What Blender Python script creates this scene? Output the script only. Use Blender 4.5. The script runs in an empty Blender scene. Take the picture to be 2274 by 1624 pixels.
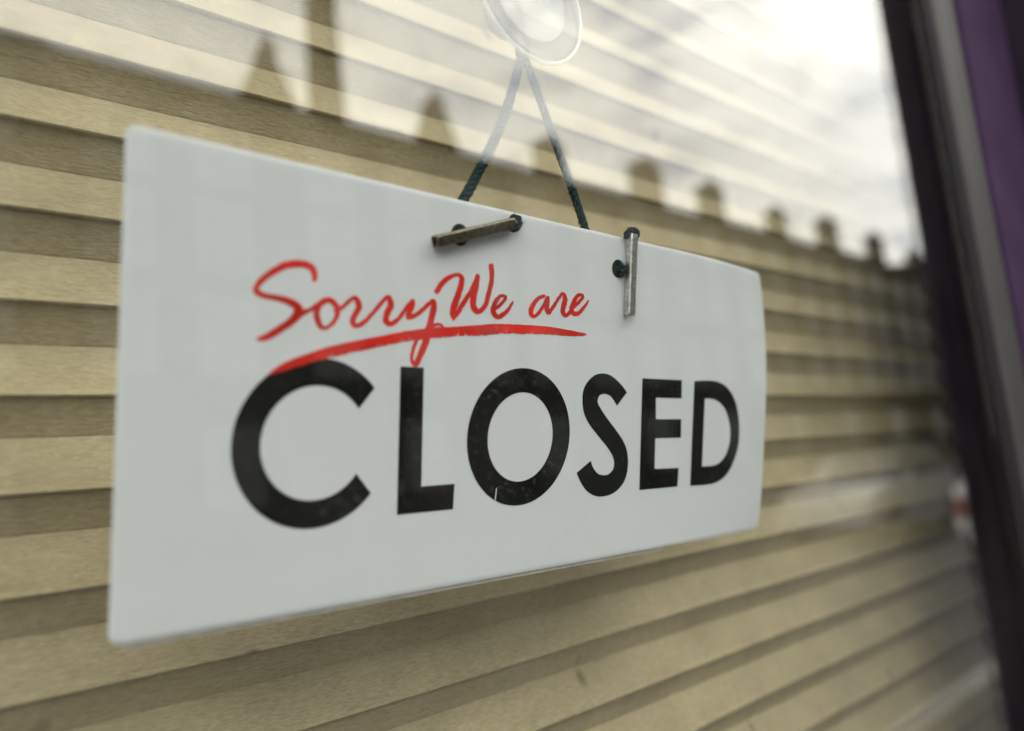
import bpy, bmesh, math, random
from mathutils import Vector, Matrix, noise
random.seed(11)
scene = bpy.context.scene
COL = scene.collection

# ------------------------------------------------------------------ camera
# World: the shop window is the plane y = 0, x runs right along it, y < 0 is the street, z is up (pavement z = 0).
CAM = Vector((0.0, -0.150, 1.5))
FWD = Vector((0.65634791, 0.74025084, 0.14572616))
RGT = Vector((0.75402792, -0.65014426, -0.09356461))
UPV = RGT.cross(FWD).normalized()
cam_d = bpy.data.cameras.new('camera')
cam = bpy.data.objects.new('camera', cam_d); COL.objects.link(cam)
R3 = Matrix((RGT.normalized(), UPV, -FWD.normalized())).transposed()
cam.matrix_world = Matrix.Translation(CAM) @ R3.to_4x4()
cam_d.sensor_width = 36.0
cam_d.lens = 36.0 * 1700.0 / 2273.0
cam_d.clip_start = 0.01; cam_d.clip_end = 2000
cam_d.dof.use_dof = True
cam_d.dof.focus_distance = 0.247
cam_d.dof.aperture_fstop = 4.9
scene.camera = cam

# ------------------------------------------------------------------ sky
world = bpy.data.worlds.new('World'); scene.world = world
world.use_nodes = True
nt = world.node_tree; nt.nodes.clear()
def N(t, typ, **kw):
    n = t.nodes.new(typ)
    for k, v in kw.items(): setattr(n, k, v)
    return n
SUN_EL, SUN_AZ = math.radians(48), math.radians(150)
sky = N(nt, 'ShaderNodeTexSky', sky_type='NISHITA', sun_disc=False)
sky.sun_elevation = SUN_EL; sky.sun_rotation = SUN_AZ
sk = N(nt, 'ShaderNodeVectorMath', operation='SCALE'); sk.inputs['Scale'].default_value = 0.09
nt.links.new(sky.outputs[0], sk.inputs[0])
tc = N(nt, 'ShaderNodeTexCoord')
mp = N(nt, 'ShaderNodeMapping'); mp.inputs['Scale'].default_value = (1.0, 1.0, 2.6); mp.inputs['Location'].default_value = (0.7, 0.2, 0.35)
nt.links.new(tc.outputs['Generated'], mp.inputs[0])
n1 = N(nt, 'ShaderNodeTexNoise'); n1.inputs['Scale'].default_value = 7.5; n1.inputs['Detail'].default_value = 6; n1.inputs['Roughness'].default_value = 0.55; n1.inputs['Distortion'].default_value = 0.35
nt.links.new(mp.outputs[0], n1.inputs['Vector'])
cr = N(nt, 'ShaderNodeValToRGB')
nt.links.new(n1.outputs['Fac'], cr.inputs[0])
e = cr.color_ramp.elements
e[0].position = 0.34; e[0].color = (0.49, 0.50, 0.52, 1)
e[1].position = 0.60; e[1].color = (0.93, 0.915, 0.84, 1)
m = e.new(0.47); m.color = (0.80, 0.79, 0.74, 1)
cl = N(nt, 'ShaderNodeVectorMath', operation='SCALE'); cl.inputs['Scale'].default_value = 1.75
nt.links.new(cr.outputs[0], cl.inputs[0])
n2 = N(nt, 'ShaderNodeTexNoise'); n2.inputs['Scale'].default_value = 1.7; n2.inputs['Detail'].default_value = 3
nt.links.new(mp.outputs[0], n2.inputs['Vector'])
mr = N(nt, 'ShaderNodeMapRange'); mr.inputs['From Min'].default_value = 0.25; mr.inputs['From Max'].default_value = 0.5; mr.inputs['To Min'].default_value = 0.85; mr.inputs['To Max'].default_value = 1.0
nt.links.new(n2.outputs['Fac'], mr.inputs['Value'])
mx = N(nt, 'ShaderNodeMix', data_type='RGBA')
nt.links.new(mr.outputs[0], mx.inputs[0]); nt.links.new(sk.outputs[0], mx.inputs[6]); nt.links.new(cl.outputs[0], mx.inputs[7])
# brightest where the veiled sun stands low behind the terrace, duller overhead and behind the shop
nrm = N(nt, 'ShaderNodeVectorMath', operation='NORMALIZE'); nt.links.new(tc.outputs['Generated'], nrm.inputs[0])
gd = N(nt, 'ShaderNodeVectorMath', operation='DOT_PRODUCT'); nt.links.new(nrm.outputs[0], gd.inputs[0]); gd.inputs[1].default_value = Vector((0.12, -0.88, 0.44)).normalized()
gm = N(nt, 'ShaderNodeMapRange', interpolation_type='SMOOTHSTEP'); gm.inputs['From Min'].default_value = -0.2; gm.inputs['From Max'].default_value = 0.72; gm.inputs['To Min'].default_value = 0.30; gm.inputs['To Max'].default_value = 3.5
nt.links.new(gd.outputs['Value'], gm.inputs['Value'])
sz = N(nt, 'ShaderNodeSeparateXYZ'); nt.links.new(nrm.outputs[0], sz.inputs[0])
zr = N(nt, 'ShaderNodeMapRange'); zr.inputs['From Min'].default_value = 0.55; zr.inputs['From Max'].default_value = 0.85; zr.inputs['To Min'].default_value = 1.0; zr.inputs['To Max'].default_value = 0.45
nt.links.new(sz.outputs['Z'], zr.inputs['Value'])
gz = N(nt, 'ShaderNodeMath', operation='MULTIPLY'); nt.links.new(gm.outputs[0], gz.inputs[0]); nt.links.new(zr.outputs[0], gz.inputs[1])
xr = N(nt, 'ShaderNodeFloatCurve')     # the brightest cloud stands east-south-east, thinning again further round
cv = xr.mapping.curves[0]; cv.points[0].location = (0.0, 0.5); cv.points[1].location = (1.0, 0.33)
for px_, py_ in ((0.30, 0.50), (0.52, 0.64), (0.72, 0.56), (0.90, 0.35)): cv.points.new(px_, py_)
xr.mapping.update()
nt.links.new(sz.outputs['X'], xr.inputs['Value'])
x2 = N(nt, 'ShaderNodeMath', operation='MULTIPLY'); nt.links.new(xr.outputs[0], x2.inputs[0]); x2.inputs[1].default_value = 2.0
gx = N(nt, 'ShaderNodeMath', operation='MULTIPLY'); nt.links.new(gz.outputs[0], gx.inputs[0]); nt.links.new(x2.outputs[0], gx.inputs[1])
fin = N(nt, 'ShaderNodeVectorMath', operation='SCALE'); nt.links.new(mx.outputs[2], fin.inputs[0]); nt.links.new(gx.outputs[0], fin.inputs['Scale'])
bg = N(nt, 'ShaderNodeBackground'); wo = N(nt, 'ShaderNodeOutputWorld')
nt.links.new(fin.outputs[0], bg.inputs[0]); nt.links.new(bg.outputs[0], wo.inputs[0])

# ------------------------------------------------------------------ sun (veiled by cloud)
sd = bpy.data.lights.new('sun', 'SUN'); sd.energy = 0.5; sd.angle = math.radians(20); sd.color = (1, 0.95, 0.86)
sun = bpy.data.objects.new('sun', sd); COL.objects.link(sun)
sdir = Vector((math.sin(SUN_AZ) * math.cos(SUN_EL), math.cos(SUN_AZ) * math.cos(SUN_EL), math.sin(SUN_EL)))
sun.rotation_euler = sdir.to_track_quat('Z', 'Y').to_euler()

scene.view_settings.view_transform = 'Standard'; scene.view_settings.look = 'None'
scene.view_settings.gamma = 1.0; scene.view_settings.use_curve_mapping = False
scene.view_settings.exposure = -0.10
scene.render.engine = 'CYCLES'
scene.cycles.use_denoising = True
scene.cycles.max_bounces = 10; scene.cycles.transparent_max_bounces = 24
scene.cycles.sample_clamp_indirect = 6

# ------------------------------------------------------------------ helpers
def mat(name, col=(0.5, 0.5, 0.5), rough=0.6, spec=0.5, metal=0.0, noise_scale=None, noise_amt=0.12, bump=0.0, bump_scale=None, map_scale=(1, 1, 1)):
    m = bpy.data.materials.new(name); m.use_nodes = True
    t = m.node_tree; b = t.nodes['Principled BSDF']
    b.inputs['Base Color'].default_value = (*col, 1); b.inputs['Roughness'].default_value = rough
    b.inputs['Specular IOR Level'].default_value = spec; b.inputs['Metallic'].default_value = metal
    if noise_scale:
        tc = N(t, 'ShaderNodeTexCoord'); mp = N(t, 'ShaderNodeMapping'); mp.inputs['Scale'].default_value = map_scale
        nz = N(t, 'ShaderNodeTexNoise'); nz.inputs['Scale'].default_value = noise_scale; nz.inputs['Detail'].default_value = 5
        t.links.new(tc.outputs['Object'], mp.inputs[0]); t.links.new(mp.outputs[0], nz.inputs['Vector'])
        r = N(t, 'ShaderNodeMapRange'); r.inputs['From Min'].default_value = 0.3; r.inputs['From Max'].default_value = 0.7
        r.inputs['To Min'].default_value = 1 - noise_amt; r.inputs['To Max'].default_value = 1 + noise_amt
        t.links.new(nz.outputs['Fac'], r.inputs['Value'])
        s = N(t, 'ShaderNodeVectorMath', operation='SCALE'); s.inputs[0].default_value = col
        t.links.new(r.outputs[0], s.inputs['Scale']); t.links.new(s.outputs[0], b.inputs['Base Color'])
        if bump:
            nb = nz
            if bump_scale:
                nb = N(t, 'ShaderNodeTexNoise'); nb.inputs['Scale'].default_value = bump_scale; nb.inputs['Detail'].default_value = 4
                t.links.new(mp.outputs[0], nb.inputs['Vector'])
            bp = N(t, 'ShaderNodeBump'); bp.inputs['Strength'].default_value = 1.0; bp.inputs['Distance'].default_value = bump
            t.links.new(nb.outputs['Fac'], bp.inputs['Height']); t.links.new(bp.outputs[0], b.inputs['Normal'])
    return m
def link(name, bm, m, parent=None, smooth=False):
    me = bpy.data.meshes.new(name); bm.normal_update(); bm.to_mesh(me); bm.free()
    if m: me.materials.append(m)
    if smooth:
        for p in me.polygons: p.use_smooth = True
    o = bpy.data.objects.new(name, me); COL.objects.link(o)
    if parent: o.parent = parent
    return o
def tag(o, label, cat, group=None, kind=None):
    if label: o['label'] = label
    if cat: o['category'] = cat
    if group: o['group'] = group
    if kind: o['kind'] = kind
    return o
def empty(name, loc, label, cat, group=None):
    o = bpy.data.objects.new(name, None); COL.objects.link(o); o.location = loc
    o.empty_display_size = 0.05
    return tag(o, label, cat, group)
def box(bm, x0, x1, y0, y1, z0, z1):
    r = bmesh.ops.create_cube(bm, size=1.0)
    for v in r['verts']:
        v.co = Vector(((x0 + x1) / 2 + v.co.x * (x1 - x0), (y0 + y1) / 2 + v.co.y * (y1 - y0), (z0 + z1) / 2 + v.co.z * (z1 - z0)))
    return r['verts']
def boxo(name, dims, m, parent=None, bevel=0.0):
    bm = bmesh.new(); box(bm, *dims)
    if bevel: bmesh.ops.bevel(bm, geom=bm.edges[:], offset=bevel, segments=2, affect='EDGES', profile=0.6)
    return link(name, bm, m, parent)
def tube(bm, pts, rads, sides=10, cap=True):
    rings = []; prev = None
    n = len(pts)
    for i, p in enumerate(pts):
        t = (pts[min(i + 1, n - 1)] - pts[max(i - 1, 0)]).normalized()
        if prev is None:
            a = Vector((0, 0, 1)) if abs(t.z) < 0.9 else Vector((1, 0, 0))
            u = t.cross(a).normalized()
        else:
            u = (prev - t * prev.dot(t)).normalized()
        prev = u; w = t.cross(u)
        r = rads if isinstance(rads, float) else rads[i]
        rings.append([bm.verts.new(p + (u * math.cos(2 * math.pi * k / sides) + w * math.sin(2 * math.pi * k / sides)) * r) for k in range(sides)])
    for a, b in zip(rings[:-1], rings[1:]):
        for k in range(sides):
            bm.faces.new((a[k], a[(k + 1) % sides], b[(k + 1) % sides], b[k]))
    if cap:
        bm.faces.new(rings[0][::-1]); bm.faces.new(rings[-1])
def catmull(P, n=8):
    out = []
    for i in range(len(P) - 1):
        p0, p1, p2, p3 = P[max(i - 1, 0)], P[i], P[i + 1], P[min(i + 2, len(P) - 1)]
        for k in range(n):
            t = k / n
            out.append(0.5 * ((2 * p1) + (p2 - p0) * t + (2 * p0 - 5 * p1 + 4 * p2 - p3) * t * t + (3 * p1 - p0 - 3 * p2 + p3) * t ** 3))
    out.append(P[-1].copy())
    return out
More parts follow.
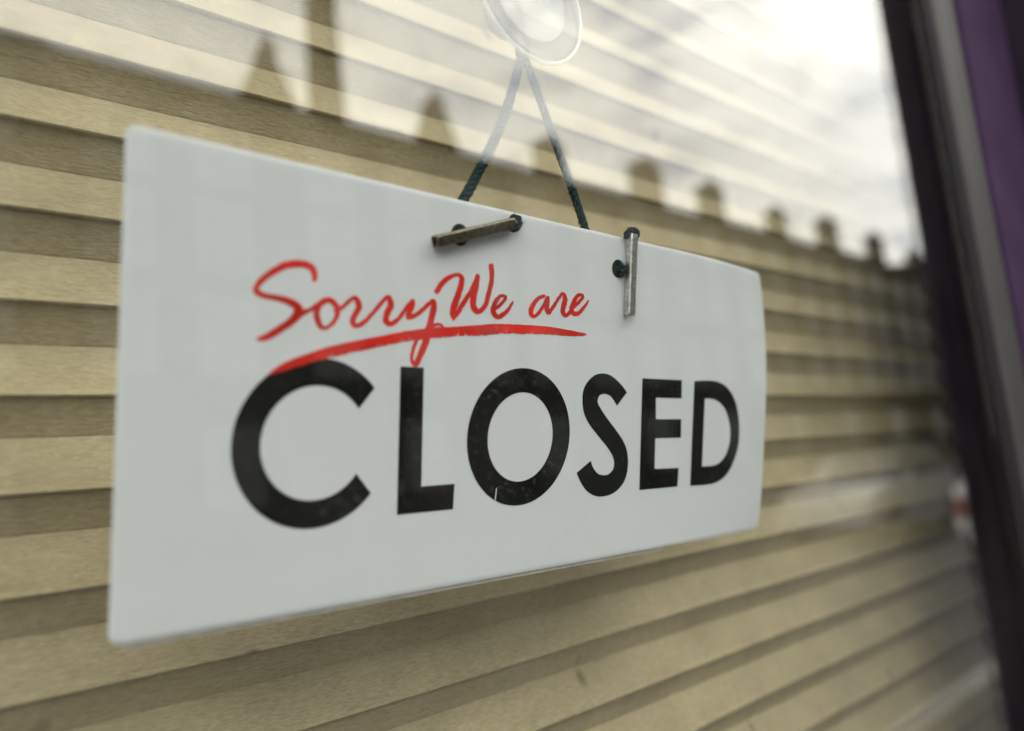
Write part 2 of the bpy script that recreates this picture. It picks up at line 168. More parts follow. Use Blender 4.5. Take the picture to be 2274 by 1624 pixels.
SCRIPT=[[(39.99,23.43),(39.62,23.51),(39.44,23.59),(39.13,23.63),(38.64,23.62),(38.27,23.71),(37.97,23.83),(37.79,23.96),(37.49,24.0),(37.25,24.13),(36.47,24.33),(36.12,24.5),(35.88,24.54),(35.44,24.9),(35.0,25.1),(34.61,25.54),(34.29,25.74),(34.02,25.81),(33.74,26.0),(33.51,26.26),(33.0,26.55),(32.61,27.07),(32.23,27.25),(31.87,27.69),(31.25,28.16),(30.96,28.48),(30.71,28.84),(30.49,29.01),(30.26,29.13),(30.0,29.55),(29.74,30.13),(29.58,30.31),(29.44,30.74),(29.42,30.97),(29.12,31.51),(29.16,31.73),(29.09,32.02),(29.35,32.54),(29.6,32.77),(30.09,33.15),(30.67,33.37),(31.56,33.6),(31.79,33.6),(32.09,33.71),(32.39,33.71),(32.62,33.66),(32.86,33.72),(33.21,33.74),(33.46,33.83),(33.69,33.74),(33.93,33.82),(34.17,33.84),(34.77,33.91),(35.07,33.9),(35.62,33.99),(36.11,34.13),(36.72,34.24),(36.97,34.33),(37.27,34.31),(37.84,34.61),(38.09,34.65),(38.35,34.92),(38.91,35.05),(39.3,35.4),(39.46,35.81),(39.29,36.39),(39.12,36.58),(38.78,37.25),(38.26,37.8),(38.0,37.85),(37.85,38.14),(37.52,38.47),(37.21,38.68),(36.98,38.92),(36.57,39.12),(36.16,39.51),(35.87,39.64),(35.65,39.89),(35.59,40.02),(35.41,40.06),(35.27,40.2),(35.18,40.25),(34.88,40.29),(34.77,40.34),(34.6,40.54),(34.08,40.89),(33.91,41.06),(33.46,41.36),(33.23,41.61),(32.84,41.81),(32.61,42.0),(32.15,42.19),(31.86,42.37),(31.52,42.52),(31.3,42.78),(31.07,42.83),(30.73,42.99),(30.51,43.18),(30.46,43.27),(30.71,43.67),(31.01,43.77),(31.47,43.73),(31.82,43.77),(32.11,43.65),(32.34,43.67),(32.64,43.64),(32.86,43.5),(33.45,43.39),(33.85,43.14),(34.2,43.02),(35.24,42.39),(35.68,42.07),(35.95,41.93),(37.1,41.04),(37.34,40.99),(37.57,40.71),(38.41,40.2),(39.02,39.74),(39.22,39.63),(39.4,39.44),(39.61,39.29),(39.81,39.04),(40.11,38.83),(40.28,38.62),(40.75,38.21),(41.11,37.7),(41.72,37.19),(41.88,36.97),(42.26,36.79),(42.55,36.59),(42.73,36.41),(42.96,36.38),(43.1,36.22),(43.22,36.13),(43.53,35.99),(43.72,35.87),(43.97,35.78),(44.28,35.58),(44.59,35.46),(44.7,35.63),(44.75,35.93),(44.67,36.17),(44.66,36.77),(44.91,37.34),(45.03,37.51),(45.16,38.03),(45.33,38.38),(45.44,38.49),(45.55,38.69),(45.68,38.82),(45.75,39.06),(46.11,39.39),(46.39,39.55),(46.55,39.71),(46.91,39.9),(47.57,39.92),(47.83,39.97),(48.67,39.73),(48.99,39.52),(49.24,39.3),(49.44,39.25),(49.56,39.05),(50.07,38.73),(50.2,38.6),(50.4,38.51),(50.58,38.26),(50.71,38.16),(50.97,37.69),(51.08,37.31),(51.32,37.09),(51.43,36.8),(51.68,36.48),(51.81,36.1),(51.81,35.86),(51.93,35.6),(51.87,35.06),(51.89,34.94),(52.1,34.8),(52.32,34.58),(53.04,34.17),(53.29,33.77),(53.87,33.17),(54.07,33.03),(54.37,32.88),(54.49,32.62),(54.58,32.49),(54.94,32.27),(55.17,31.94),(55.71,31.65),(55.78,31.65),(55.94,31.99),(55.98,32.48),(56.23,33.01),(56.3,33.37),(56.16,33.82),(55.91,34.15),(55.61,34.76),(55.42,34.96),(55.28,35.44),(55.03,35.77),(54.86,36.15),(54.71,36.71),(54.74,37.27),(54.84,37.63),(55.11,38.1),(55.38,38.32),(55.56,38.62),(55.68,38.67),(55.98,38.72),(56.27,38.86),(56.55,38.81),(56.83,38.84),(57.17,38.72),(57.45,38.69),(57.89,38.57),(58.08,38.43),(58.54,38.19),(58.9,37.93),(59.45,37.45),(59.61,37.18),(59.82,37.05),(60.04,36.78),(60.36,36.53),(60.58,36.23),(60.75,35.91),(61.12,35.62),(61.97,34.62),(62.31,34.28),(62.51,34.0),(62.75,33.78),(63.26,33.22),(63.52,32.76),(63.85,32.48),(63.93,32.31),(64.14,32.14),(64.76,31.34),(65.14,30.96),(65.32,30.69),(65.45,30.58),(65.53,30.64),(65.5,31.18),(65.61,31.49),(65.67,31.99),(65.49,32.43),(65.28,32.73),(65.16,33.06),(64.88,33.53),(64.81,33.86),(64.68,34.12),(64.64,34.69),(64.51,35.09),(64.39,35.92),(64.52,36.23),(64.45,36.49),(64.88,37.0),(65.34,37.33),(66.02,37.64),(66.47,37.7),(67.14,37.62),(67.51,37.46),(67.79,37.26),(68.16,37.18),(69.03,36.59),(69.12,36.44),(69.59,35.97),(69.7,35.81),(69.95,35.59),(70.29,35.11),(70.52,34.94),(70.65,34.67),(70.87,34.37),(70.96,34.15),(71.17,33.94),(71.32,33.54),(71.64,33.19),(71.67,33.25),(71.62,33.58),(71.48,33.91),(71.48,34.37),(71.53,34.69),(71.71,35.06),(72.08,35.32),(72.23,35.37),(72.54,35.36),(73.54,35.2),(73.91,34.95),(74.22,34.9),(74.6,34.72),(74.98,34.5),(75.58,34.0),(75.81,33.94),(75.96,33.79),(76.22,33.7),(76.41,33.49),(76.72,33.26),(77.01,32.91),(77.33,32.68),(77.57,32.39),(77.86,32.24),(78.15,32.01),(78.45,31.64),(79.12,31.12),(79.29,30.84),(79.6,30.63),(79.64,30.68),(79.52,31.42),(79.41,31.7),(79.37,32.23),(79.33,32.37),(79.17,32.65),(79.19,32.91),(79.16,33.45),(78.89,34.07),(78.81,34.48),(78.64,35.02),(78.67,35.35),(78.56,35.69),(78.44,35.9),(78.4,36.23),(78.29,36.57),(78.26,36.91),(78.22,36.98),(77.84,37.19),(77.62,37.45),(77.22,37.78),(76.94,38.14),(76.57,38.51),(76.22,39.1),(76.01,39.25),(75.77,39.58),(75.54,39.74),(74.9,40.77),(74.51,41.19),(74.46,41.32),(74.48,41.58),(74.32,41.85),(74.2,42.18),(74.06,42.36),(73.98,42.53),(74.0,42.79),(73.9,42.99),(73.84,43.38),(73.75,43.65),(73.78,43.98),(73.67,44.24),(73.62,44.57),(73.45,44.84),(73.44,44.91),(73.54,45.1),(73.6,46.07),(73.64,46.33),(73.78,46.59),(73.85,46.91),(74.2,47.22),(74.37,47.46),(74.54,47.56),(74.65,47.73),(74.82,47.85),(75.11,47.96),(75.74,48.07),(76.36,47.79),(76.53,47.65),(76.59,47.51),(76.75,47.31),(76.9,46.84),(77.24,46.17),(77.3,45.9),(77.51,45.63),(77.65,45.22),(77.81,44.88),(78.03,44.61),(78.18,44.27),(78.52,43.79),(78.71,43.18),(78.88,42.97),(79.22,42.09),(79.41,41.88),(79.42,41.81),(79.37,41.61),(79.72,41.06),(79.76,40.66),(79.85,40.32),(79.81,39.72),(80.1,39.17),(80.13,39.1),(80.09,38.84),(80.29,38.56),(80.32,37.62),(80.56,36.9),(81.2,36.73),(81.43,36.54),(81.91,36.37),(82.24,36.37),(82.56,36.23),(82.72,36.23),(83.32,36.46),(83.73,37.1),(83.98,37.56),(84.05,37.82),(84.15,37.92),(84.32,37.98),(84.57,37.97),(84.93,37.76),(85.06,37.61),(85.04,37.48),(84.87,37.29),(84.78,36.96),(84.52,36.44),(84.16,36.13),(83.88,35.81),(83.5,35.52),(83.25,35.44),(82.67,35.42),(82.17,35.33),(81.13,35.65),(80.82,35.87),(80.74,35.89),(80.71,35.85),(80.89,35.44),(80.88,35.17),(80.96,34.83),(80.95,34.57),(81.08,34.29),(81.04,33.96),(81.1,33.87),(81.33,33.66),(81.35,33.6),(81.23,33.42),(81.22,33.34),(81.38,33.06),(81.46,32.45),(81.6,32.1),(81.63,31.83),(81.58,31.5),(81.61,31.16),(81.51,30.37),(81.41,29.97),(81.28,29.72),(81.26,29.45),(81.14,29.3),(80.71,28.98),(80.54,28.93),(80.3,28.96),(79.97,28.93),(79.58,29.05),(79.2,29.32),(79.05,29.6),(78.9,29.75),(78.51,29.98),(78.27,30.03),(78.19,30.08),(77.48,30.82),(77.22,31.16),(76.92,31.37),(76.77,31.58),(76.54,31.68),(76.16,31.92),(75.94,32.15),(75.78,32.23),(75.49,32.61),(74.81,32.99),(74.36,33.38),(74.13,33.47),(73.83,33.67),(73.53,33.76),(73.45,33.74),(73.49,33.41),(73.71,33.07),(73.74,32.8),(73.94,32.65),(74.03,32.51),(74.07,32.18),(74.26,31.58),(74.26,31.25),(74.42,31.04),(74.45,30.9),(74.34,30.65),(74.24,30.01),(73.95,29.58),(73.81,29.53),(73.42,29.57),(72.97,29.75),(72.6,30.05),(72.29,30.52),(71.67,31.1),(71.24,31.66),(70.16,33.25),(69.9,33.51),(69.72,33.81),(69.55,33.99),(69.1,34.7),(69.03,34.96),(68.49,35.27),(68.24,35.48),(67.78,35.71),(67.51,35.99),(67.34,36.1),(67.05,36.23),(66.68,36.31),(66.43,36.07),(66.33,35.76),(66.3,35.38),(66.36,34.99),(66.42,34.86),(66.63,34.59),(66.7,34.26),(66.87,33.86),(67.18,33.34),(67.39,33.11),(67.49,32.78),(67.64,32.51),(67.73,32.18),(67.62,31.94),(67.73,31.67),(67.73,31.54),(67.57,31.05),(67.35,30.75),(67.17,30.25),(66.92,29.96),(66.77,29.72),(66.44,29.43),(66.26,29.34),(66.04,29.36),(65.67,29.32),(65.16,29.47),(64.94,29.59),(64.32,30.12),(64.23,30.23),(64.14,30.43),(63.98,30.63),(63.77,30.75),(63.59,30.99),(63.4,31.13),(63.29,31.3),(62.56,32.1),(62.38,32.43),(62.14,32.64),(61.66,33.18),(61.44,33.59),(60.97,34.19),(60.59,34.5),(60.39,34.74),(60.09,34.84),(59.92,35.2),(59.53,35.79),(59.26,35.96),(58.85,36.3),(58.72,36.46),(57.23,37.45),(57.03,37.54),(56.68,37.59),(56.52,37.43),(56.44,37.19),(56.43,36.94),(56.49,36.63),(56.81,36.12),(56.87,35.92),(56.88,35.73),(56.92,35.64),(57.05,35.47),(57.25,35.32),(57.39,35.07),(57.5,34.75),(57.75,34.32),(57.97,34.03),(58.09,33.7),(58.17,33.32),(58.08,33.08),(58.12,32.77),(58.0,32.53),(57.91,32.23),(57.75,31.98),(57.53,31.52),(57.29,31.29),(57.04,31.2),(57.09,31.01),(57.06,30.94),(56.34,30.56),(56.06,30.57),(55.78,30.52),(55.5,30.54),(55.1,30.77),(54.57,31.2),(53.92,31.66),(53.56,31.97),(53.38,32.17),(53.06,32.45),(52.86,32.78),(52.64,32.92),(52.5,33.12),(52.18,33.38),(51.66,33.68),(51.59,33.63),(51.47,33.46),(51.32,33.11),(51.22,33.02),(50.97,32.9),(50.87,32.66),(50.78,32.55),(50.16,32.07),(49.47,31.73),(48.8,31.64),(48.21,31.74),(47.95,31.74),(47.53,31.85),(46.99,32.08),(46.74,32.27),(46.48,32.32),(46.18,32.7),(45.62,33.1),(45.37,33.34),(44.81,33.67),(44.62,33.92),(44.27,34.28),(43.97,34.4),(43.8,34.59),(43.53,34.78),(43.41,34.93),(42.84,35.02),(42.35,35.27),(42.04,35.34),(41.92,35.39),(41.86,35.36),(41.84,35.06),(41.77,34.84),(41.53,34.45),(41.42,34.31),(41.09,34.1),(40.89,33.87),(40.6,33.66),(40.25,33.54),(39.99,33.37),(39.42,33.19),(39.04,33.11),(38.79,32.97),(38.23,32.89),(37.65,32.73),(37.43,32.71),(37.17,32.58),(36.87,32.65),(36.63,32.55),(36.33,32.6),(35.78,32.53),(35.47,32.44),(34.69,32.48),(34.39,32.41),(34.15,32.47),(33.91,32.41),(33.38,32.46),(33.08,32.36),(32.78,32.37),(32.49,32.34),(32.25,32.26),(32.07,32.27),(31.72,32.22),(31.48,32.26),(31.3,32.08),(30.87,31.88),(30.61,31.69),(30.59,31.29),(30.83,30.94),(31.16,30.53),(31.27,30.31),(31.65,29.96),(31.86,29.62),(32.16,29.42),(32.52,29.04),(32.94,28.76),(33.16,28.47),(33.75,28.15),(35.38,26.92),(35.7,26.77),(35.93,26.57),(36.05,26.52),(36.23,26.51),(36.76,26.16),(37.83,25.72),(38.99,25.53),(39.3,25.46),(39.54,25.35),(39.79,25.36),(40.03,25.27),(40.34,25.26),(40.9,25.11),(41.0,25.12),(41.15,25.2),(41.4,25.12),(41.65,25.14),(42.29,25.29),(42.55,25.42),(42.94,25.54),(43.33,25.95),(43.36,26.18),(43.51,26.51),(43.69,26.79),(43.85,27.36),(43.87,27.48),(43.78,27.73),(43.79,27.84),(44.08,28.22),(44.18,28.29),(44.44,28.32),(44.69,28.25),(44.88,28.13),(45.1,27.87),(45.12,27.63),(45.29,27.07),(45.3,27.01),(45.23,26.84),(45.28,26.54),(45.21,26.19),(45.22,26.01),(45.01,25.44),(44.99,25.21),(44.56,24.75),(44.34,24.37),(44.21,24.27),(44.02,24.2),(43.87,24.04),(43.36,23.87),(43.1,23.73),(42.45,23.54),(42.25,23.41),(41.94,23.46),(41.43,23.44),(41.12,23.49),(40.99,23.48),(40.8,23.4),(40.24,23.49)],[(100.13,16.56),(99.86,16.66),(99.69,16.81),(99.42,16.97),(99.32,17.23),(99.41,17.71),(99.65,18.39),(99.62,18.75),(99.78,19.01),(99.74,19.37),(99.83,20.0),(100.02,20.61),(99.86,20.91),(99.92,21.54),(99.74,22.2),(99.75,22.48),(99.62,22.92),(99.57,23.21),(99.41,23.51),(99.42,24.15),(99.18,24.67),(99.06,25.16),(98.88,25.55),(98.8,26.05),(98.64,26.42),(98.65,26.56),(98.74,26.69),(98.75,26.83),(98.67,27.12),(98.56,27.34),(98.52,27.84),(98.35,28.2),(98.13,28.44),(98.03,28.78),(97.79,29.11),(97.48,29.35),(97.19,29.78),(96.5,30.27),(96.33,30.3),(96.11,30.17),(95.95,29.91),(95.81,29.78),(95.55,29.4),(95.37,28.98),(95.44,28.63),(95.39,28.35),(95.52,27.36),(95.45,26.74),(95.64,26.02),(95.71,25.46),(95.92,25.15),(95.97,24.8),(95.94,24.52),(96.15,23.94),(96.14,23.31),(96.21,22.81),(96.18,21.98),(96.32,21.61),(96.42,21.04),(96.38,20.9),(96.23,20.71),(96.19,20.43),(95.93,20.23),(95.75,20.14),(95.48,20.1),(95.21,20.15),(94.87,20.31),(94.58,20.56),(94.53,20.7),(94.54,20.91),(94.38,21.28),(94.2,21.93),(94.15,22.21),(93.57,22.9),(93.46,23.26),(93.4,23.6),(93.17,24.01),(92.98,24.22),(92.78,24.59),(92.72,24.94),(92.49,25.38),(92.33,25.6),(92.26,25.82),(91.98,26.03),(91.57,26.58),(91.35,26.81),(91.21,27.1),(91.0,27.33),(90.59,27.92),(90.48,28.27),(90.07,28.59),(89.84,28.96),(89.73,29.24),(89.47,29.54),(89.3,29.9),(88.91,30.42),(88.77,30.84),(88.45,31.38),(88.4,31.29),(88.43,31.15),(88.59,30.72),(88.81,30.32),(88.91,29.87),(89.05,29.58),(89.09,29.1),(89.19,28.61),(89.63,27.74),(89.79,27.32),(89.82,27.04),(89.94,26.68),(89.89,26.41),(90.08,26.16),(90.21,25.69),(90.39,25.47),(90.58,24.76),(90.54,24.49),(90.59,24.2),(90.73,23.91),(90.66,23.3),(90.77,22.88),(90.75,22.6),(90.8,22.32),(90.78,22.18),(90.58,21.75),(90.02,21.17),(89.75,20.97),(89.13,20.71),(88.61,20.66),(88.27,20.66),(87.93,20.72),(87.68,20.84),(87.18,20.93),(86.27,21.23),(85.86,21.47),(85.53,21.52),(85.28,21.6),(85.04,21.77),(84.07,22.26),(83.87,22.45),(83.65,22.54),(83.52,22.78),(83.28,22.83),(83.2,22.89),(82.89,23.28),(82.19,23.94),(81.82,24.24),(81.48,24.88),(81.37,25.02),(81.1,25.52),(80.97,25.87),(80.45,26.46),(80.41,26.6),(80.43,26.8),(80.48,26.93),(80.58,27.05),(80.82,27.22),(81.34,27.4),(81.59,27.41),(81.75,27.37),(82.18,27.08),(82.29,26.81),(82.49,26.58),(82.59,26.37),(82.89,25.88),(82.98,25.59),(83.49,24.92),(83.73,24.7),(83.98,24.53),(84.17,24.24),(84.46,24.0),(84.98,23.45),(85.4,23.15),(85.71,23.0),(86.27,22.63),(86.5,22.34),(86.59,22.29),(87.0,22.17),(87.66,21.88),(88.08,21.76),(88.34,21.77),(88.7,22.04),(88.78,22.14),(88.82,22.28),(88.84,22.55),(88.7,23.18),(88.68,23.53),(88.73,23.79),(88.51,24.02),(88.48,24.1),(88.5,24.3),(88.48,24.44),(88.22,25.15),(88.05,25.78),(87.75,26.36),(87.55,27.2),(87.43,27.4),(87.35,27.63),(87.16,27.92),(87.04,28.28),(86.99,28.57),(86.62,29.2),(86.54,29.69),(86.43,30.11),(86.25,30.39),(86.21,30.53),(86.22,30.8),(86.18,31.08),(86.23,31.35),(86.13,31.63),(86.09,31.9),(86.12,32.65),(86.24,32.84),(86.48,33.5),(86.64,33.65),(86.95,33.73),(87.05,34.07),(87.27,34.27),(87.45,34.36),(87.71,34.4),(87.87,34.33),(87.97,34.2),(87.95,33.99),(87.98,33.92),(88.28,33.76),(88.5,33.47),(88.82,33.25),(89.23,32.86),(89.46,32.52),(89.94,31.97),(90.26,31.46),(90.59,30.75),(91.14,30.14),(91.31,29.71),(91.41,29.57),(91.6,29.34),(91.99,28.78),(92.31,28.44),(92.38,28.3),(92.43,28.02),(92.68,27.65),(93.05,27.33),(93.15,27.04),(93.27,26.94),(93.28,27.05),(93.17,27.25),(93.21,27.66),(93.09,27.95),(93.12,28.64),(93.24,29.19),(93.35,29.45),(93.31,29.74),(93.38,30.08),(93.5,30.2),(93.6,30.47),(93.93,30.93),(94.54,31.29),(94.9,31.61),(95.08,31.68),(95.98,31.84),(96.43,31.83),(96.87,31.7),(97.66,31.4),(97.93,31.2),(98.08,30.91),(98.41,30.74),(98.5,30.55),(98.72,30.36),(99.05,29.98),(99.42,29.66),(99.62,29.22),(99.88,28.84),(100.01,28.47),(100.03,28.19),(100.27,27.88),(100.26,27.6),(100.29,27.24),(100.52,26.94),(100.52,26.79),(100.45,26.59),(100.58,26.15),(100.73,25.92),(100.82,25.63),(100.96,24.97),(100.97,24.62),(101.1,24.32),(101.12,23.68),(101.43,23.0),(101.51,22.64),(101.63,21.35),(101.57,20.93),(101.67,20.34),(101.66,19.99),(101.57,19.79),(101.68,19.42),(101.56,19.08),(101.62,18.43),(101.5,18.23),(101.39,17.89),(101.29,17.05),(101.16,16.71),(101.02,16.59),(100.68,16.49),(100.4,16.49)],[(130.21,21.74),(129.94,21.85),(129.68,21.92),(129.57,21.98),(129.17,22.39),(128.91,22.73),(128.76,23.05),(128.48,23.29),(128.35,23.48),(127.77,23.84),(127.6,24.24),(127.51,24.56),(127.41,24.74),(127.21,24.97),(126.81,25.27),(126.38,25.81),(126.2,26.13),(125.79,26.63),(125.6,26.8),(125.35,27.2),(124.98,27.54),(124.86,27.71),(124.78,27.48),(124.6,27.27),(124.6,27.2),(124.79,26.87),(124.83,26.49),(124.77,26.27),(124.76,25.97),(124.86,25.5),(124.78,25.13),(124.75,24.22),(124.64,24.08),(124.58,23.86),(124.48,23.73),(124.37,23.66),(124.05,23.66),(123.74,23.62),(123.53,23.64),(123.36,23.76),(123.14,24.07),(122.9,24.26),(122.61,24.66),(122.48,25.03),(122.18,25.69),(121.84,26.3),(121.44,26.89),(120.59,27.94),(120.52,28.25),(120.05,28.6),(119.67,29.07),(119.1,29.63),(118.41,30.03),(118.31,30.05),(118.24,30.02),(118.1,29.88),(118.05,29.74),(117.99,29.15),(118.14,28.84),(118.15,28.54),(118.19,28.31),(118.46,27.76),(118.73,27.44),(118.97,26.82),(119.26,26.34),(119.47,26.16),(119.76,26.0),(119.85,25.91),(119.93,25.68),(120.11,25.51),(120.23,25.31),(120.32,25.22),(120.83,25.06),(121.22,24.84),(122.74,24.26),(122.83,24.11),(122.92,23.73),(122.91,23.65),(122.81,23.51),(122.68,23.42),(122.36,23.34),(122.05,23.37),(121.55,23.56),(121.13,23.55),(121.01,23.62),(120.74,23.85),(120.64,23.89),(120.23,23.9),(119.84,24.15),(119.31,24.39),(118.98,24.73),(118.47,25.02),(117.9,25.58),(117.25,26.43),(116.95,26.71),(116.49,27.28),(116.45,27.65),(116.18,28.12),(115.98,28.36),(115.92,28.74),(116.02,29.03),(115.97,29.4),(116.1,29.68),(116.16,29.98),(116.3,30.33),(117.06,30.95),(117.58,31.15),(117.99,31.2),(118.49,31.09),(118.8,31.14),(119.01,31.07),(119.33,30.82),(119.87,30.51),(120.27,30.36),(120.35,30.29),(120.42,30.06),(120.48,29.98),(120.85,29.72),(121.23,29.34),(121.37,29.15),(121.7,28.52),(122.08,28.21),(122.27,27.94),(122.51,27.69),(122.56,27.59),(122.62,27.83),(122.77,28.04),(122.93,28.45),(123.05,28.66),(123.38,29.05),(123.72,29.37),(124.14,29.51),(124.36,29.54),(124.78,29.43),(125.2,29.47),(125.3,29.44),(125.82,28.83),(125.99,28.52),(126.27,28.12),(126.68,27.69),(127.09,27.35),(127.23,27.03),(127.91,26.2),(128.21,25.52),(128.56,25.07),(128.84,24.81),(128.97,24.49),(129.2,24.31),(129.41,23.98),(129.73,23.72),(129.79,23.64),(129.9,23.32),(130.12,22.99),(130.29,22.86),(130.46,23.26),(130.51,24.26),(130.32,24.97),(130.1,25.3),(129.95,25.7),(129.95,26.09),(129.79,26.79),(129.72,27.57),(129.75,28.11),(129.87,28.4),(130.06,28.69),(130.56,29.27),(130.87,29.55),(131.43,29.77),(131.87,29.81),(132.2,29.79),(132.74,29.66),(133.17,29.51),(133.58,29.19),(133.91,29.05),(134.52,28.4),(135.45,28.92),(135.67,28.95),(136.01,28.94),(136.46,29.02),(137.13,28.93),(138.01,28.7),(138.23,28.61),(138.65,28.34),(139.52,27.67),(140.05,27.1),(140.48,26.78),(140.79,26.33),(141.19,25.9),(141.36,25.65),(141.44,25.41),(141.85,25.05),(142.04,24.71),(142.25,24.46),(142.32,24.21),(142.61,23.7),(142.81,23.45),(142.85,23.36),(142.83,23.28),(142.76,23.21),(142.51,23.15),(142.29,23.21),(141.8,23.46),(141.71,23.55),(141.64,23.8),(141.58,23.88),(141.1,24.41),(140.67,24.73),(140.33,25.11),(139.57,25.58),(139.16,26.01),(138.97,26.31),(138.48,26.63),(138.27,26.8),(137.99,27.14),(137.79,27.24),(137.24,27.4),(136.9,27.39),(136.46,27.46),(136.01,27.4),(135.89,27.25),(135.77,26.95),(135.77,26.87),(135.85,26.77),(135.95,26.68),(136.28,26.56),(136.39,26.46),(136.48,26.26),(136.63,26.09),(137.25,25.72),(137.32,25.63),(137.35,25.47),(137.43,25.39),(137.65,25.33),(137.98,25.17),(138.29,24.91),(138.51,24.79),(139.0,24.13),(139.52,23.69),(139.81,23.34),(140.26,23.06),(140.35,22.89),(140.36,22.58),(140.45,22.33),(140.46,22.17),(140.2,21.88),(140.13,21.57),(139.98,21.46),(139.05,21.26),(138.15,21.29),(137.59,21.35),(137.36,21.41),(136.83,21.74),(136.29,22.13),(136.02,22.39),(135.78,22.74),(135.24,23.17),(134.95,23.63),(134.66,24.4),(134.42,24.73),(134.16,25.23),(133.96,25.71),(133.69,26.09),(133.64,26.36),(133.71,27.06),(133.65,27.22),(133.05,27.95),(132.42,28.32),(132.1,28.42),(132.03,28.21),(132.0,27.91),(131.8,27.69),(131.78,27.54),(131.86,27.22),(132.06,26.9),(132.02,26.59),(132.14,26.19),(132.18,26.11),(132.43,25.85),(132.47,25.77),(132.47,25.46),(132.59,24.75),(132.76,24.43),(132.69,23.66),(132.45,23.37),(132.37,23.07),(132.16,22.7),(131.87,22.35),(131.44,22.0),(130.97,21.74),(130.64,21.78)],[(104.79,25.06),(104.42,25.22),(104.05,25.22),(103.95,25.26),(103.61,25.63),(103.16,25.99),(102.89,26.12),(102.37,26.63),(102.09,26.99),(101.89,27.3),(101.77,27.59),(101.49,27.98),(101.43,28.12),(101.37,28.41),(101.0,29.16),(100.99,29.37),(100.88,29.67),(100.85,29.95),(100.88,30.38),(101.05,31.0),(101.3,31.26),(101.71,31.87),(101.87,32.0),(102.38,32.3),(102.67,32.57),(102.86,32.62),(103.23,32.63),(103.52,32.74),(103.71,32.77),(104.54,32.57),(104.91,32.56),(105.67,32.18),(106.14,31.78),(106.27,31.63),(106.45,31.6),(106.64,31.5),(106.92,31.14),(107.17,30.98),(107.35,30.77),(107.62,30.58),(107.99,30.25),(108.43,29.63),(108.67,29.17),(108.91,29.01),(108.95,28.93),(108.92,28.72),(109.07,28.41),(109.54,27.79),(109.81,27.1),(109.82,26.88),(109.74,26.75),(109.63,26.68),(109.47,26.69),(109.19,26.8),(108.59,27.44),(108.31,27.68),(108.2,27.87),(108.01,28.07),(107.87,28.45),(107.78,28.6),(107.41,28.89),(107.24,29.1),(106.87,29.32),(106.69,29.57),(106.07,30.12),(105.89,30.22),(105.61,30.27),(105.38,30.48),(104.9,30.66),(104.78,30.75),(104.52,31.06),(104.38,31.14),(103.98,31.24),(103.79,31.21),(103.63,31.13),(103.2,30.78),(102.9,30.13),(103.51,29.72),(103.87,29.57),(104.03,29.45),(104.23,29.22),(104.85,28.87),(105.2,28.49),(105.38,28.24),(105.74,28.0),(105.91,27.74),(106.13,27.6),(106.18,27.53),(106.22,27.31),(106.34,27.16),(106.98,26.69),(107.08,26.57),(107.09,26.5),(107.01,26.29),(107.12,25.99),(107.14,25.63),(107.07,25.49),(106.73,25.24),(106.39,25.1),(105.72,24.95),(105.34,24.96)],[(138.45,22.38),(138.68,22.37),(138.81,22.42),(138.82,22.49),(138.79,22.58),(138.6,22.79),(138.5,23.01),(138.17,23.12),(137.75,23.61),(137.42,23.81),(136.9,24.27),(136.79,24.39),(136.68,24.44),(136.84,24.26),(137.08,23.61),(137.35,23.11),(138.02,22.58),(138.23,22.45)],[(104.77,26.08),(104.94,26.0),(105.32,26.06),(105.69,25.95),(105.76,25.98),(105.73,26.13),(105.62,26.26),(105.45,26.59),(105.32,26.75),(105.01,27.0),(104.65,27.18),(104.49,27.47),(104.3,27.61),(104.07,27.94),(103.9,28.1),(103.64,28.27),(103.33,28.42),(103.06,28.66),(103.0,28.62),(103.04,28.54),(103.16,28.39),(103.51,27.78),(103.81,27.47),(104.02,26.87),(104.23,26.64),(104.37,26.41)],[(48.22,33.1),(48.69,33.15),(49.16,33.29),(49.79,33.82),(50.06,34.13),(50.22,34.24),(50.29,34.41),(50.09,34.61),(50.05,34.8),(50.07,34.98),(50.3,35.32),(50.51,35.48),(50.5,35.67),(50.4,36.04),(50.28,36.29),(50.19,36.66),(50.07,36.85),(50.0,37.1),(49.73,37.4),(49.69,37.61),(49.63,37.67),(49.36,37.88),(49.18,38.12),(48.87,38.34),(48.79,38.52),(48.68,38.62),(48.23,38.83),(47.84,38.95),(47.71,38.95),(47.56,38.86),(47.09,38.37),(46.94,38.13),(46.92,37.89),(46.62,37.08),(46.49,36.49),(46.42,36.32),(46.32,35.55),(46.36,35.43),(46.5,35.24),(46.52,34.94),(46.78,34.25),(47.09,33.92),(47.22,33.84),(47.48,33.76)],[(77.7,38.6),(77.84,38.53),(77.92,38.55),(77.97,38.65),(77.96,38.72),(77.82,38.99),(77.61,39.67),(77.58,39.87),(77.46,40.14),(77.31,41.01),(77.11,41.42),(77.09,41.68),(77.06,41.75),(76.81,42.03),(76.76,42.3),(76.49,42.97),(76.25,43.25),(76.26,43.51),(76.18,43.76),(75.97,44.13),(75.77,44.79),(75.73,45.05),(75.49,45.33),(75.43,45.48),(75.35,45.73),(75.32,45.99),(75.17,46.2),(75.02,46.49),(74.96,46.47),(74.88,46.41),(74.8,46.28),(74.76,46.02),(74.64,45.63),(74.63,45.24),(74.71,44.78),(74.87,44.51),(74.77,44.25),(74.79,43.99),(75.14,43.38),(75.18,42.78),(75.52,42.04),(75.66,41.84),(75.78,41.37),(75.96,41.16),(76.0,40.89),(76.37,40.32),(76.67,40.13),(76.97,39.81),(77.48,38.95),(77.56,38.75)]]
